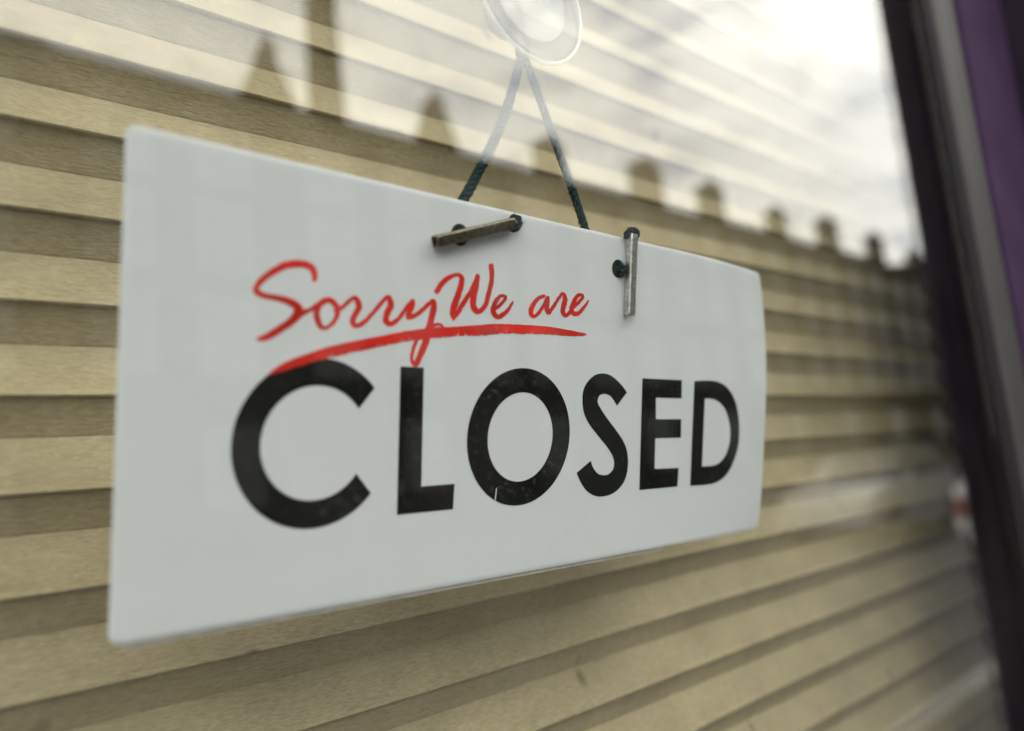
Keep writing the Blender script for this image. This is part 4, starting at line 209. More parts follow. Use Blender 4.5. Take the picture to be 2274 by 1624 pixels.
def glass_mat(name, tint=(0.975, 0.98, 0.972), dusty=True, haze=0.0, gloss=1.0, rough=0.0):
    m = bpy.data.materials.new(name); m.use_nodes = True; t = m.node_tree; t.nodes.clear()
    g = N(t, 'ShaderNodeNewGeometry')
    dp = N(t, 'ShaderNodeVectorMath', operation='DOT_PRODUCT'); t.links.new(g.outputs['Normal'], dp.inputs[0]); t.links.new(g.outputs['Incoming'], dp.inputs[1])
    ab = N(t, 'ShaderNodeMath', operation='ABSOLUTE'); t.links.new(dp.outputs['Value'], ab.inputs[0])
    om = N(t, 'ShaderNodeMath', operation='SUBTRACT'); om.inputs[0].default_value = 1.0; t.links.new(ab.outputs[0], om.inputs[1])
    pw = N(t, 'ShaderNodeMath', operation='POWER'); t.links.new(om.outputs[0], pw.inputs[0]); pw.inputs[1].default_value = 5.0
    ma = N(t, 'ShaderNodeMath', operation='MULTIPLY_ADD'); t.links.new(pw.outputs[0], ma.inputs[0]); ma.inputs[1].default_value = 0.957; ma.inputs[2].default_value = 0.043
    tr = N(t, 'ShaderNodeBsdfTransparent'); tr.inputs[0].default_value = (*tint, 1)
    gl = N(t, 'ShaderNodeBsdfGlossy'); gl.inputs['Roughness'].default_value = rough; gl.inputs[0].default_value = (gloss, gloss, gloss, 1)
    mx = N(t, 'ShaderNodeMixShader'); t.links.new(ma.outputs[0], mx.inputs[0]); t.links.new(tr.outputs[0], mx.inputs[1]); t.links.new(gl.outputs[0], mx.inputs[2])
    out = N(t, 'ShaderNodeOutputMaterial'); last = mx
    if dusty:
        tc = N(t, 'ShaderNodeTexCoord')
        vo = N(t, 'ShaderNodeTexVoronoi'); vo.inputs['Scale'].default_value = 1250; t.links.new(tc.outputs['Object'], vo.inputs['Vector'])
        lt = N(t, 'ShaderNodeMath', operation='LESS_THAN'); lt.inputs[1].default_value = 0.16; t.links.new(vo.outputs['Distance'], lt.inputs[0])
        sx = N(t, 'ShaderNodeSeparateXYZ'); t.links.new(vo.outputs['Color'], sx.inputs[0])
        nz = N(t, 'ShaderNodeTexNoise'); nz.inputs['Scale'].default_value = 26; nz.inputs['Detail'].default_value = 3; t.links.new(tc.outputs['Object'], nz.inputs['Vector'])
        th = N(t, 'ShaderNodeMapRange'); th.inputs['From Min'].default_value = 0.42; th.inputs['From Max'].default_value = 0.66; th.inputs['To Min'].default_value = 0.0; th.inputs['To Max'].default_value = 0.26
        t.links.new(nz.outputs['Fac'], th.inputs['Value'])
        l2 = N(t, 'ShaderNodeMath', operation='LESS_THAN'); t.links.new(sx.outputs[0], l2.inputs[0]); t.links.new(th.outputs[0], l2.inputs[1])
        ml = N(t, 'ShaderNodeMath', operation='MULTIPLY'); t.links.new(lt.outputs[0], ml.inputs[0]); t.links.new(l2.outputs[0], ml.inputs[1])
        mk = N(t, 'ShaderNodeMath', operation='MULTIPLY'); mk.inputs[1].default_value = 0.35; t.links.new(ml.outputs[0], mk.inputs[0])
        # faint wiped smears
        mp = N(t, 'ShaderNodeMapping'); mp.inputs['Scale'].default_value = (1, 1, 0.4); mp.inputs['Rotation'].default_value = (0, 0.6, 0); t.links.new(tc.outputs['Object'], mp.inputs[0])
        n3 = N(t, 'ShaderNodeTexNoise'); n3.inputs['Scale'].default_value = 17; n3.inputs['Detail'].default_value = 4; t.links.new(mp.outputs[0], n3.inputs['Vector'])
        sm = N(t, 'ShaderNodeMapRange'); sm.inputs['From Min'].default_value = 0.45; sm.inputs['From Max'].default_value = 0.75; sm.inputs['To Min'].default_value = 0.0; sm.inputs['To Max'].default_value = 0.007
        t.links.new(n3.outputs['Fac'], sm.inputs['Value'])
        ad = N(t, 'ShaderNodeMath', operation='MAXIMUM'); t.links.new(mk.outputs[0], ad.inputs[0]); t.links.new(sm.outputs[0], ad.inputs[1])
        df = N(t, 'ShaderNodeBsdfDiffuse'); df.inputs[0].default_value = (0.75, 0.73, 0.68, 1)
        m2 = N(t, 'ShaderNodeMixShader'); t.links.new(ad.outputs[0], m2.inputs[0]); t.links.new(mx.outputs[0], m2.inputs[1]); t.links.new(df.outputs[0], m2.inputs[2])
        last = m2
    elif haze:
        df = N(t, 'ShaderNodeBsdfDiffuse'); df.inputs[0].default_value = (0.8, 0.8, 0.78, 1)
        m2 = N(t, 'ShaderNodeMixShader'); m2.inputs[0].default_value = haze; t.links.new(mx.outputs[0], m2.inputs[1]); t.links.new(df.outputs[0], m2.inputs[2])
        last = m2
    t.links.new(last.outputs[0], out.inputs[0])
    return m
def ink_mat(name, col, fleck, amt):
    m = mat(name, col, rough=0.45, spec=0.13)
    t = m.node_tree; b = t.nodes['Principled BSDF']
    tc = N(t, 'ShaderNodeTexCoord')
    vo = N(t, 'ShaderNodeTexVoronoi'); vo.inputs['Scale'].default_value = 2600; t.links.new(tc.outputs['Object'], vo.inputs['Vector'])
    lt = N(t, 'ShaderNodeMath', operation='LESS_THAN'); lt.inputs[1].default_value = 0.22; t.links.new(vo.outputs['Distance'], lt.inputs[0])
    sx = N(t, 'ShaderNodeSeparateXYZ'); t.links.new(vo.outputs['Color'], sx.inputs[0])
    l2 = N(t, 'ShaderNodeMath', operation='LESS_THAN'); l2.inputs[1].default_value = amt; t.links.new(sx.outputs[0], l2.inputs[0])
    ml = N(t, 'ShaderNodeMath', operation='MULTIPLY'); t.links.new(lt.outputs[0], ml.inputs[0]); t.links.new(l2.outputs[0], ml.inputs[1])
    nz = N(t, 'ShaderNodeTexNoise'); nz.inputs['Scale'].default_value = 60; nz.inputs['Detail'].default_value = 6; t.links.new(tc.outputs['Object'], nz.inputs['Vector'])
    r = N(t, 'ShaderNodeMapRange'); r.inputs['From Min'].default_value = 0.35; r.inputs['From Max'].default_value = 0.7; r.inputs['To Min'].default_value = 0.8; r.inputs['To Max'].default_value = 1.35
    t.links.new(nz.outputs['Fac'], r.inputs['Value'])
    s = N(t, 'ShaderNodeVectorMath', operation='SCALE'); s.inputs[0].default_value = col; t.links.new(r.outputs[0], s.inputs['Scale'])
    mx = N(t, 'ShaderNodeMix', data_type='RGBA'); mx.inputs[7].default_value = (*fleck, 1)
    t.links.new(ml.outputs[0], mx.inputs[0]); t.links.new(s.outputs[0], mx.inputs[6]); t.links.new(mx.outputs[2], b.inputs['Base Color'])
    return m

M_fabric = fabric_mat()
M_glass = glass_mat('window_glass')
M_plastic = mat('white_laminate', (0.555, 0.580, 0.606), rough=0.32, spec=0.45, noise_scale=28, noise_amt=0.018, bump=0.00004, bump_scale=20)
M_back = mat('shaded_white_card', (0.44, 0.43, 0.40), rough=0.6, noise_scale=200, noise_amt=0.15)  # tone darkened to paint the shade line between the two sheets
M_black = ink_mat('black_ink', (0.0025, 0.0032, 0.0029), (0.20, 0.21, 0.19), 0.07)
M_red = ink_mat('red_ink', (0.47, 0.020, 0.013), (0.75, 0.30, 0.24), 0.05)
M_cord = mat('dark_green_cord', (0.014, 0.030, 0.032), rough=0.95, spec=0.1, noise_scale=900, noise_amt=0.8)
M_brass = mat('tarnished_metal', (0.17, 0.15, 0.105), rough=0.33, metal=1.0, noise_scale=900, noise_amt=0.45, bump=0.00008, bump_scale=1500)
M_steel = mat('dull_steel', (0.50, 0.50, 0.48), rough=0.38, metal=1.0, noise_scale=900, noise_amt=0.4, bump=0.00008, bump_scale=1500)
M_dark = mat('dark_interior', (0.02, 0.018, 0.02), rough=0.9, noise_scale=12)
M_rubber = mat('black_rubber', (0.010, 0.009, 0.011), rough=0.8, spec=0.15, noise_scale=40)
M_bead = mat('grey_bead', (0.029, 0.027, 0.027), rough=0.6, noise_scale=30)
M_purple = mat('purple_paint', (0.042, 0.023, 0.054), rough=0.75, spec=0.06, noise_scale=25, noise_amt=0.15, bump=0.0004)

# ------------------------------------------------------------------ the setting
def sheet(name, x0, x1, y0, y1, z, m):
    bm = bmesh.new()
    vs = [bm.verts.new(c) for c in ((x0, y0, z), (x1, y0, z), (x1, y1, z), (x0, y1, z))]; bm.faces.new(vs)
    return tag(link(name, bm, m), None, None, kind='structure')
M_asph = mat('asphalt', (0.05, 0.05, 0.052), rough=0.85, noise_scale=6, noise_amt=0.25)
M_pave = mat('paving', (0.08, 0.075, 0.068), rough=0.85, noise_scale=3, noise_amt=0.2)
M_ground = mat('earth', (0.12, 0.11, 0.08), rough=0.95, noise_scale=0.5)
M_kerb = mat('kerb_stone', (0.28, 0.27, 0.25), rough=0.8, noise_scale=5)
sheet('ground', -400, 500, -500, 300, -0.16, M_ground)
sheet('road', -60, 160, -15.0, -1.9, -0.12, M_asph)
def slab(name, dims, m): return tag(boxo(name, dims, m), None, None, kind='structure')
slab('pavement', (-60, 160, -1.75, -0.16, -0.2, 0.0), M_pave)
slab('pavement', (-60, 160, -21.9, -15.15, -0.2, 0.0), M_pave)
slab('kerb', (-60, 160, -1.9, -1.752, -0.2, 0.004), M_kerb)
slab('kerb', (-60, 160, -15.148, -15.0, -0.2, 0.004), M_kerb)

# ------------------------------------------------------------------ terrace across the street (seen mirrored in the pane)
M_stone = mat('sandstone', (0.060, 0.052, 0.037), rough=0.9, noise_scale=1.5, noise_amt=0.3)
M_stone2 = mat('pale_render', (0.42, 0.40, 0.37), rough=0.9, noise_scale=1.5, noise_amt=0.15)
M_slate = mat('slate', (0.06, 0.062, 0.068), rough=0.7, noise_scale=4, noise_amt=0.3)
M_white = mat('white_paint', (0.7, 0.7, 0.68), rough=0.5)
M_pot = mat('clay_pot', (0.16, 0.10, 0.06), rough=0.85, noise_scale=6)
M_pane = mat('sky_tinted_pane', (0.50, 0.55, 0.58), rough=0.06, spec=1.0)  # pale bluish base colour paints in sky reflection on the panes
M_door = [mat('door_paint', c, rough=0.4) for c in ((0.05, 0.02, 0.02), (0.02, 0.04, 0.08), (0.02, 0.05, 0.03))]
FY = -22.15
EAV = 14.45
def win_meshes(w, h):
    bm = bmesh.new()
    for d in ((-w/2, -w/2+.09, 0, .06, 0, h), (w/2-.09, w/2, 0, .06, 0, h), (-w/2+.09, w/2-.09, 0, .06, 0, .1), (-w/2+.09, w/2-.09, 0, .06, h-.09, h), (-w/2+.09, w/2-.09, .004, .064, h/2-.04, h/2+.04), (-.02, .02, .006, .05, .1, h/2-.04), (-.02, .02, .006, .05, h/2+.04, h-.09)):
        box(bm, *d)
    fr = link('window', bm, M_white); 
    bm = bmesh.new(); box(bm, -w/2+.09, w/2-.09, -.02, .02, .1, h-.09); pa = link('pane', bm, M_pane, fr)
    bm = bmesh.new(); box(bm, -w/2-.12, w/2+.12, 0, .16, -.16, -.002); si = link('sill', bm, M_kerb, fr)
    return fr
proto = win_meshes(1.7, 2.3)
used = [False]
def put_window(parent, x, y, z):
    if not used[0]:
        used[0] = True; fr = proto; kids = None
    else:
        fr = proto.copy(); COL.objects.link(fr)
        for ch in [c for c in proto.children]:
            k = ch.copy(); COL.objects.link(k); k.parent = fr
    fr.parent = parent; fr.location = (x, y, z)
def chimney(parent, x, y, w, z0, z1, pots=3, m=None, taper=1.0, d=0.7):
    bm = bmesh.new(); vs = box(bm, x - w/2, x + w/2, y - d, y, z0, z1)
    for v in vs:
        if v.co.z > (z0 + z1) / 2: v.co.x = x + (v.co.x - x) * taper; 
    box(bm, x - w*taper/2 - .08, x + w*taper/2 + .08, y - d - .08, y + .08, z1 + .002, z1 + .18)
    c = link('chimney', bm, m or M_stone, parent)
    for k in range(pots):
        bm = bmesh.new(); px = x + .22 * w * taper * (1 if pots < 3 else 0) + (k - (pots - 1) / 2) * min(.44, w * taper / max(pots, 1))
        tube(bm, [Vector((px, y - d/2, z1 + .18)), Vector((px, y - d/2, z1 + .56)), Vector((px, y - d/2, z1 + .58)), Vector((px, y - d/2, z1 + .68))], [.19, .16, .19, .19], 8)
        link('chimney_pot', bm, M_pot, c)
# party walls carry the stacks: x positions along the row
cuts = [-9.0, -2.2, 4.0, 10.4, 17.3, 23.5, 30.4, 36.0, 42.8, 49.4, 56.5, 63.5]
hlab = ['stone terrace house mirrored at the far left, beyond the start of the row', 'stone terrace house mirrored behind the left edge of the sign', 'stone terrace house with plain roof edge mirrored at the upper left of the pane',
        'stone terrace house between the pointed stack and the tall stack in the reflection', 'stone terrace house right of the tall tapering stack in the reflection', 'stone terrace house mirrored below the suction cup and cord',
        'stone terrace house mirrored above the right toggle of the cord', 'stone terrace house mirrored above the sign\'s upper right corner', 'stone terrace house with pale windows mirrored just right of the sign',
        'stone terrace house mirrored midway between sign and black window gasket', 'stone terrace house mirrored next to the last one at the black gasket']
for i, (a, b) in enumerate(zip(cuts[:-1], cuts[1:])):
    h = empty('terraced_house', (a, FY, 0), hlab[i], 'house', 'terraced houses across the street')
    w = b - a - 0.01; dz = (0.0, 0.05, -0.04, 0.03)[i % 4]
    bm = bmesh.new(); box(bm, 0, w, -9, 0, -0.2, EAV + dz); box(bm, 0.01, w - .01, .002, .16, EAV - .5 + dz, EAV - .2 + dz); box(bm, 0.01, w - .01, .002, .1, 4.35, 4.6)
    link('wall', bm, M_stone, h)
    bm = bmesh.new()
    p = [bm.verts.new(c) for c in ((0, -.35, EAV + dz + .003), (w, -.35, EAV + dz + .003), (w, -8.8, EAV + dz + .003), (0, -8.8, EAV + dz + .003), (0, -4.6, EAV + 1.6), (w, -4.6, EAV + 1.6))]
    for f in ((0, 1, 5, 4), (2, 3, 4, 5), (3, 0, 4), (1, 2, 5), (3, 2, 1, 0)): bm.faces.new([p[k] for k in f])
    link('roof', bm, M_slate, h)
    for z in (11.2, 8.45, 5.35, 1.5):
        for k, fx in enumerate((0.27, 0.73)):
            if z == 1.5 and k == 0: continue   # the front door stands here
            put_window(h, w * fx, 0.004, z)
    bm = bmesh.new(); box(bm, w*.27 - .55, w*.27 + .55, 0.003, .09, .1, 2.3); dr = link('door', bm, M_door[i % 3], h)
    bm = bmesh.new(); box(bm, w*.27 + .3, w*.27 + .42, .092, .14, 1.1, 1.16); link('handle', bm, M_bead, dr)
    if i == 2: chimney(h, w, -.1, 2.3, EAV - .3, EAV + 1.85, pots=1, taper=.15)
    elif i == 3:
        chimney(h, 2.2, -.1, 1.15, EAV - .4, EAV + 9.5, pots=0, taper=.5)
        chimney(h, w, -.1, 2.2, EAV - .3, EAV + 1.8, pots=1, taper=.22)
    elif i >= 4: chimney(h, w, -.1, (1.7, 1.5, 1.9)[i % 3], EAV - .3, EAV + (1.75, 1.5, 1.9)[i % 3], pots=(2, 1, 2)[i % 3], taper=(.92, .8, .95)[i % 3])
h = empty('end_building', (63.7, FY, 0), 'pale rendered building at the far end of the mirrored street', 'building')
bm = bmesh.new(); box(bm, 0, 26, -9, 1.5, -.2, 14.4); link('wall', bm, M_stone2, h)
bm = bmesh.new(); box(bm, -.05, 26.2, -9.2, 1.7, 14.403, 15.6); link('roof', bm, M_slate, h)
for z in (9.6, 6.4, 1.5):
    for x in (2.2, 6, 10, 13.8): put_window(h, x, 1.504, z)

# ------------------------------------------------------------------ parked cars
M_tyre = mat('tyre_rubber', (0.02, 0.02, 0.02), rough=0.85); M_rim = mat('rim_metal', (0.5, 0.5, 0.52), rough=0.3, metal=1)
M_cg = mat('car_glass', (0.02, 0.025, 0.03), rough=0.05, spec=1.0)
M_tail = mat('tail_lamp', (0.42, 0.17, 0.15), rough=0.15); M_headl = mat('head_lamp', (0.8, 0.8, 0.82), rough=0.1)
M_plate = mat('number_plate', (0.6, 0.48, 0.08), rough=0.4)
def car(x, y, paint, label, flip=False):
    c = empty('parked_car', (x, y, -0.12), label, 'car', 'cars parked along the street')
    if flip: c.rotation_euler.z = math.pi
    body = [(0, .45), (.02, .75), (.12, .98), (.5, 1.04), (3.0, 1.0), (3.95, .86), (4.2, .66), (4.22, .34), (3.85, .24), (.15, .24)]
    bm = bmesh.new()
    def loft(prof, hw, inset=0.0):
        A = [bm.verts.new((px, -hw + inset * max(0, (pz - 1.0)), pz)) for px, pz in prof]
        B = [bm.verts.new((px, hw - inset * max(0, (pz - 1.0)), pz)) for px, pz in prof]
        n = len(prof)
        for k in range(n): bm.faces.new((A[k], A[(k + 1) % n], B[(k + 1) % n], B[k]))
        bm.faces.new(A[::-1]); bm.faces.new(B)
    loft(body, .86); bmesh.ops.bevel(bm, geom=bm.edges[:], offset=.05, segments=2, affect='EDGES')
    bd = link('body', bm, paint, c, smooth=False)
    bm = bmesh.new(); loft([(.3, 1.0), (.62, 1.40), (1.0, 1.46), (2.2, 1.46), (2.5, 1.40), (3.1, .98)], .80, .35); bmesh.ops.bevel(bm, geom=bm.edges[:], offset=.03, segments=2, affect='EDGES')
    link('cabin_glass', bm, M_cg, c)
    bm = bmesh.new(); box(bm, .75, 2.35, -.62, .62, 1.452, 1.485); bmesh.ops.bevel(bm, geom=bm.edges[:], offset=.012, segments=2, affect='EDGES'); link('roof_panel', bm, paint, c)
    for wx in (.78, 3.4):
        for s in (-1, 1):
            bm = bmesh.new(); ys = s * .80
            tube(bm, [Vector((wx, ys - .1, .31)), Vector((wx, ys - .085, .31)), Vector((wx, ys + .085, .31)), Vector((wx, ys + .1, .31))], [.28, .31, .31, .28], 20)
            wh = link('wheel', bm, M_tyre, c)
            bm = bmesh.new(); tube(bm, [Vector((wx, ys + s * .08, .31)), Vector((wx, ys + s * .108, .31))], [.2, .17], 16); link('rim', bm, M_rim, wh)
    for s in (-1, 1):
        bm = bmesh.new(); box(bm, -.015, .1, s * .7 - .13, s * .7 + .13, .62, .86); link('tail_light', bm, M_tail, c)
        bm = bmesh.new(); box(bm, 4.05, 4.24, s * .62 - .15, s * .62 + .15, .58, .72); link('headlight', bm, M_headl, c)
        bm = bmesh.new(); box(bm, 2.75, 2.95, s * .95 - .08, s * .95 + .08, .98, 1.1); link('wing_mirror', bm, paint, c)
    bm = bmesh.new(); box(bm, -.03, .02, -.26, .26, .46, .57); link('number_plate', bm, M_plate, c)
    return c
P_w = mat('white_car_paint', (0.72, 0.72, 0.72), rough=0.2, spec=0.6); P_s = mat('silver_car_paint', (0.45, 0.46, 0.48), rough=0.25, spec=0.6)
P_b = mat('blue_car_paint', (0.03, 0.05, 0.10), rough=0.2, spec=0.6); P_r = mat('red_car_paint', (0.35, 0.03, 0.03), rough=0.2, spec=0.6)
car(10.6, -2.85, P_w, 'white hatchback with red tail lamps, nearest car mirrored at the black frame')
car(16.6, -2.9, P_s, 'silver hatchback parked ahead of the white one on the near kerb')
car(16.6, -6.4, P_w, 'white hatchback in the road with its headlamps towards the shop, mirrored right of the sign', flip=True)
car(27.0, -13.9, P_b, 'dark blue hatchback parked on the far kerb in the reflection')

# ------------------------------------------------------------------ the shop window
X0 = 0.4950
win = empty('shop_window', (0, 0, 0.75), 'purple painted shop window with clear dusty pane and black gasket', 'window')
zb, zt = 0.72, 2.62; XL = -0.75
def wpart(name, o):
    o.parent = win; o.location = -Vector(win.location) + o.location; return o
def wbox(name, dims, m, bevel=0.0): return wpart(name, boxo(name, dims, m, bevel=bevel))
wbox('pane', (XL, X0 + .009, 0.0, 0.004, zb, zt), M_glass)
def extr(name, prof, z0, z1, m, smooth=False):   # plan profile extruded up
    bm = bmesh.new()
    A = [bm.verts.new((x, y, z0)) for x, y in prof]; B = [bm.verts.new((x, y, z1)) for x, y in prof]; n = len(prof)
    for k in range(n): bm.faces.new((A[k], B[k], B[(k + 1) % n], A[(k + 1) % n]))
    bm.faces.new(A); bm.faces.new(B[::-1]); bmesh.ops.recalc_face_normals(bm, faces=bm.faces[:])
    return wpart(name, link(name, bm, m, smooth=smooth))
# right-hand jamb, from the glass outwards
extr('gasket', [(X0, -.0003), (X0 - .0004, -.0016), (X0 + .0010, -.0036), (X0 + .0120, -.0045), (X0 + .0130, -.0030), (X0 + .0130, -.0003)], zb, zt, M_rubber)
extr('glazing_bead', [(X0 + .0134, .0038), (X0 + .0134, -.0040), (X0 + .0170, -.0062), (X0 + .0230, -.0074), (X0 + .0420, -.0078), (X0 + .0460, -.0056), (X0 + .0460, .0038)], zb, zt, M_bead)
extr('mullion', [(X0 + .0580, .0038), (X0 + .0580, -.0060), (X0 + .0600, -.0080), (.650, -.0080), (.652, -.0050), (.662, -.0050), (.80, -.0050), (.80, .0200), (X0 + .085, .0200), (X0 + .030, .0045)], zb, zt, M_purple)
M_purple_shade = mat('shaded_purple_paint', (0.015, 0.0095, 0.018), rough=0.7, spec=0.08, noise_scale=25, noise_amt=0.2)  # frame purple with shade put into the colour, so its reflection reads black
extr('pilaster', [(.664, -.0053), (.664, -.0740), (.672, -.0820), (.80, -.0820), (.80, -.0053)], zb, zt, M_purple_shade)
wbox('gasket', (XL - .002, XL + .01, -.0165, -.0005, zb, zt), M_rubber)
wbox('stile', (XL - .11, XL - .002, -.0300, .012, zb, zt), M_purple)
wbox('head_rail', (XL - .11, 0.80, -.0300, .024, zt + .002, zt + .11), M_purple)
wbox('bottom_rail', (XL - .11, 0.80, -.0300, .024, zb - .11, zb - .002), M_purple)
# shop front round the window
shop = empty('shop_front', (0, 0.1, 0), 'purple painted timber shop front around the window', 'shop front')
def sbox(name, d, m):
    o = boxo(name, d, m, shop); o.location = -Vector(shop.location); return o
sbox('stall_riser', (-4, 4, -.06, .3, 0.0, zb - .113), M_purple)
sbox('fascia', (-4, 4, -.06, .3, zt + .113, 3.6), M_purple)
sbox('panel', (0.803, 4, -.06, .01, zb - .11, zt + .11), M_purple)
sbox('panel', (-4, XL - .113, -.06, .01, zb - .11, zt + .11), M_purple)
sbox('upper_wall', (-4, 4, 0, .3, 3.603, 9), M_stone)
# room behind: closed dark space
bm = bmesh.new(); box(bm, -3.9, 3.9, .0125, 4.0, 0.01, 3.5)
bmesh.ops.reverse_faces(bm, faces=bm.faces[:])
fr = [f for f in bm.faces if all(abs(v.co.y - .0125) < 1e-4 for v in f.verts)]
bmesh.ops.delete(bm, geom=fr, context='FACES_ONLY')
tag(link('room_wall', bm, M_dark), None, None, kind='structure')
for d in ((XL - .3, 2.0, .103, .31, zb - .05, zb - .002), (XL - .3, 2.0, .103, .31, zt + .002, zt + .05)):
    slab('window_reveal', d, M_dark)

# ------------------------------------------------------------------ pleated blind
bx0, bx1, by = -0.62, 0.676, 0.236 - 0.150
bm = bmesh.new()
prof = []
P = 0.02588; zr0 = 1.5 + 0.1376
k0, k1 = -22, 30
for k in range(k0, k1):
    zr = zr0 - k * P                      # ridge (towards the glass)
    zv = zr - 0.0110                      # valley (away from the glass)
    j = 0.0006 * noise.noise(Vector((k * 1.7, 3.1, 0)))
    prof += [(0.0002 + j, zr + 0.0009), (-0.0010 + j, zr + 0.0003), (-0.0013 + j, zr - 0.0001), (-0.0010 + j, zr - 0.0004), (0.0008 + j, zr - 0.0006), (0.0009, zr - 0.0013), (0.0038, zr - 0.006), (0.0061, zv + 0.0006), (0.0065, zv), (0.0059, zv - 0.0010), (0.0030, zv - 0.0070)]
nx = 90
rows = []
for q in range(nx + 1):
    x = bx0 + (bx1 - bx0) * q / nx
    rows.append([bm.verts.new((x, by + py + 0.0009 * noise.noise(Vector((x * 7, pz * 9, 1))), pz + 0.0007 * noise.noise(Vector((x * 5, pz * 14, 8))))) for py, pz in prof])
for a, b in zip(rows[:-1], rows[1:]):
    for k in range(len(prof) - 1): bm.faces.new((a[k], b[k], b[k + 1], a[k + 1]))
bmesh.ops.recalc_face_normals(bm, faces=bm.faces[:])
blind = link('pleated_blind', bm, M_fabric)
sol = blind.modifiers.new('thickness', 'SOLIDIFY'); sol.thickness = 0.0004; sol.offset = 0
bt = zr0 - k0 * P + .01
tag(blind, 'closed beige pleated fabric blind hanging behind the sign', 'blind')
hr = boxo('head_rail', (bx0, bx1, by - .012, by + .03, bt, bt + .03), M_white, blind)

# ------------------------------------------------------------------ the sign
SO = Vector((0.04267454, 0.16213873 - 0.150, 1.5 + 0.08084661))
SU = Vector((0.99985974, 0.00448129, -0.01613754)).normalized()
SV = Vector((-0.01670817, 0.20031607, -0.97958885)); SV = (SV - SU * SV.dot(SU)).normalized()
SN = SU.cross(SV)                       # points into the shop
if SN.y < 0: SN = -SN
SW, SH = 256.0, 110.0
def curl(u, v):
    a = max(0.0, (u - 190.0) / 66.0)
    t = max(0.0, 1.0 - v / 62.0); b = max(0.0, (v - 88) / 22.0)
    w = 6.3 * a * a * t * t + 0.9 * a * a * b * b
    w += 0.5 * math.sin(u / 256 * math.pi) * (v / 110.0) ** 2 * -1.0
    return w
def SP(u, v, w=0.0):                     # millimetres on the card -> world
    return SO + (SU * u + SV * v + SN * (w + curl(u, v))) * 0.001
sign = empty('closed_sign', SO, 'white plastic closed sign with red script hung on dark cord', 'sign')
def spart(name, bm, m, parent=None, smooth=False):
    o = link(name, bm, m, smooth=smooth); o.parent = parent or sign
    if parent is None: o.location = -SO
    return o
def edge_in(u, v, r=4.0, W=SW, H=SH):     # pull a rectangle's point inside rounded corners
    cx = min(max(u, r), W - r); cy = min(max(v, r), H - r)
    dx, dy = u - cx, v - cy
    if abs(dx) > 1e-9 and abs(dy) > 1e-9:
        mx = max(abs(dx), abs(dy)); L = math.hypot(dx, dy)
        k = mx / L
        return cx + dx * k, cy + dy * k
    return u, v
def card(u0, v0, W, H, w0, w1, r, bulge=0.25):
    bm = bmesh.new()
    def lin(n, L): 
        a = [r * t / 5 for t in range(5)] + [r + (L - 2 * r) * t / n for t in range(n)] + [L - r + r * t / 5 for t in range(6)]
        return a
    us, vs_ = lin(60, W), lin(26, H)
    F, B = [], []
    for u in us:
        ra, rb = [], []
        for v in vs_:
            uu, vv = edge_in(u, v, r, W, H)
            uu += 2.0 * (vv / H) * (1 - uu / W)      # the card was cut slightly out of square
            de = min(u, v, W - u, H - v)
            ww = bulge * max(0, 1 - de / 1.6) ** 2
            ra.append(bm.verts.new(SP(u0 + uu, v0 + vv, w0 + ww))); rb.append(bm.verts.new(SP(u0 + uu, v0 + vv, w1)))
        F.append(ra); B.append(rb)
    for i in range(len(us) - 1):
        for j in range(len(vs_) - 1):
            bm.faces.new((F[i][j], F[i + 1][j], F[i + 1][j + 1], F[i][j + 1])); bm.faces.new((B[i][j], B[i][j + 1], B[i + 1][j + 1], B[i + 1][j]))
    rim = [(i, 0) for i in range(len(us))] + [(len(us) - 1, j) for j in range(1, len(vs_))] + [(i, len(vs_) - 1) for i in range(len(us) - 2, -1, -1)] + [(0, j) for j in range(len(vs_) - 2, 0, -1)]
    for a, b in zip(rim, rim[1:] + rim[:1]):
        bm.faces.new((F[a[0]][a[1]], B[a[0]][a[1]], B[b[0]][b[1]], F[b[0]][b[1]]))
    bmesh.ops.recalc_face_normals(bm, faces=bm.faces[:])
    return bm
spart('panel', card(0.3, 0, SW - 0.3, SH, 0.0, 0.5, 2.6), M_plastic, smooth=False)
spart('backing_sheet', card(1.6, 1.0, SW - 66, SH + .30, 1.0, 1.4, 3.4, 0), M_back)

def fill(loops, w, cut_u=None):
    cu = bpy.data.curves.new('tmp', 'CURVE'); cu.dimensions = '2D'; cu.fill_mode = 'BOTH'
    for L in loops:
        s = cu.splines.new('POLY'); s.points.add(len(L) - 1); s.use_cyclic_u = True
        for p, (u, v) in zip(s.points, L): p.co = (u, -v, 0, 1)
    o = bpy.data.objects.new('tmp', cu); COL.objects.link(o)
    dg = bpy.context.evaluated_depsgraph_get(); dg.update()
    me = bpy.data.meshes.new_from_object(o.evaluated_get(dg))
    bpy.data.objects.remove(o); bm = bmesh.new(); bm.from_mesh(me); bpy.data.meshes.remove(me)
    umin = min(v.co.x for v in bm.verts); umax = max(v.co.x for v in bm.verts)
    vmin = min(v.co.y for v in bm.verts); vmax = max(v.co.y for v in bm.verts)
    x = umin + 6
    while x < umax:
        bmesh.ops.bisect_plane(bm, geom=bm.verts[:] + bm.edges[:] + bm.faces[:], plane_co=(x, 0, 0), plane_no=(1, 0, 0)); x += 6
    y = vmin + 6
    while y < vmax:
        bmesh.ops.bisect_plane(bm, geom=bm.verts[:] + bm.edges[:] + bm.faces[:], plane_co=(0, y, 0), plane_no=(0, 1, 0)); y += 6
    for v in bm.verts: v.co = SP(v.co.x, -v.co.y, w)
    bmesh.ops.recalc_face_normals(bm, faces=bm.faces[:])
    for f in bm.faces:
        if f.normal.dot(SN) > 0: f.normal_flip()
    return bm
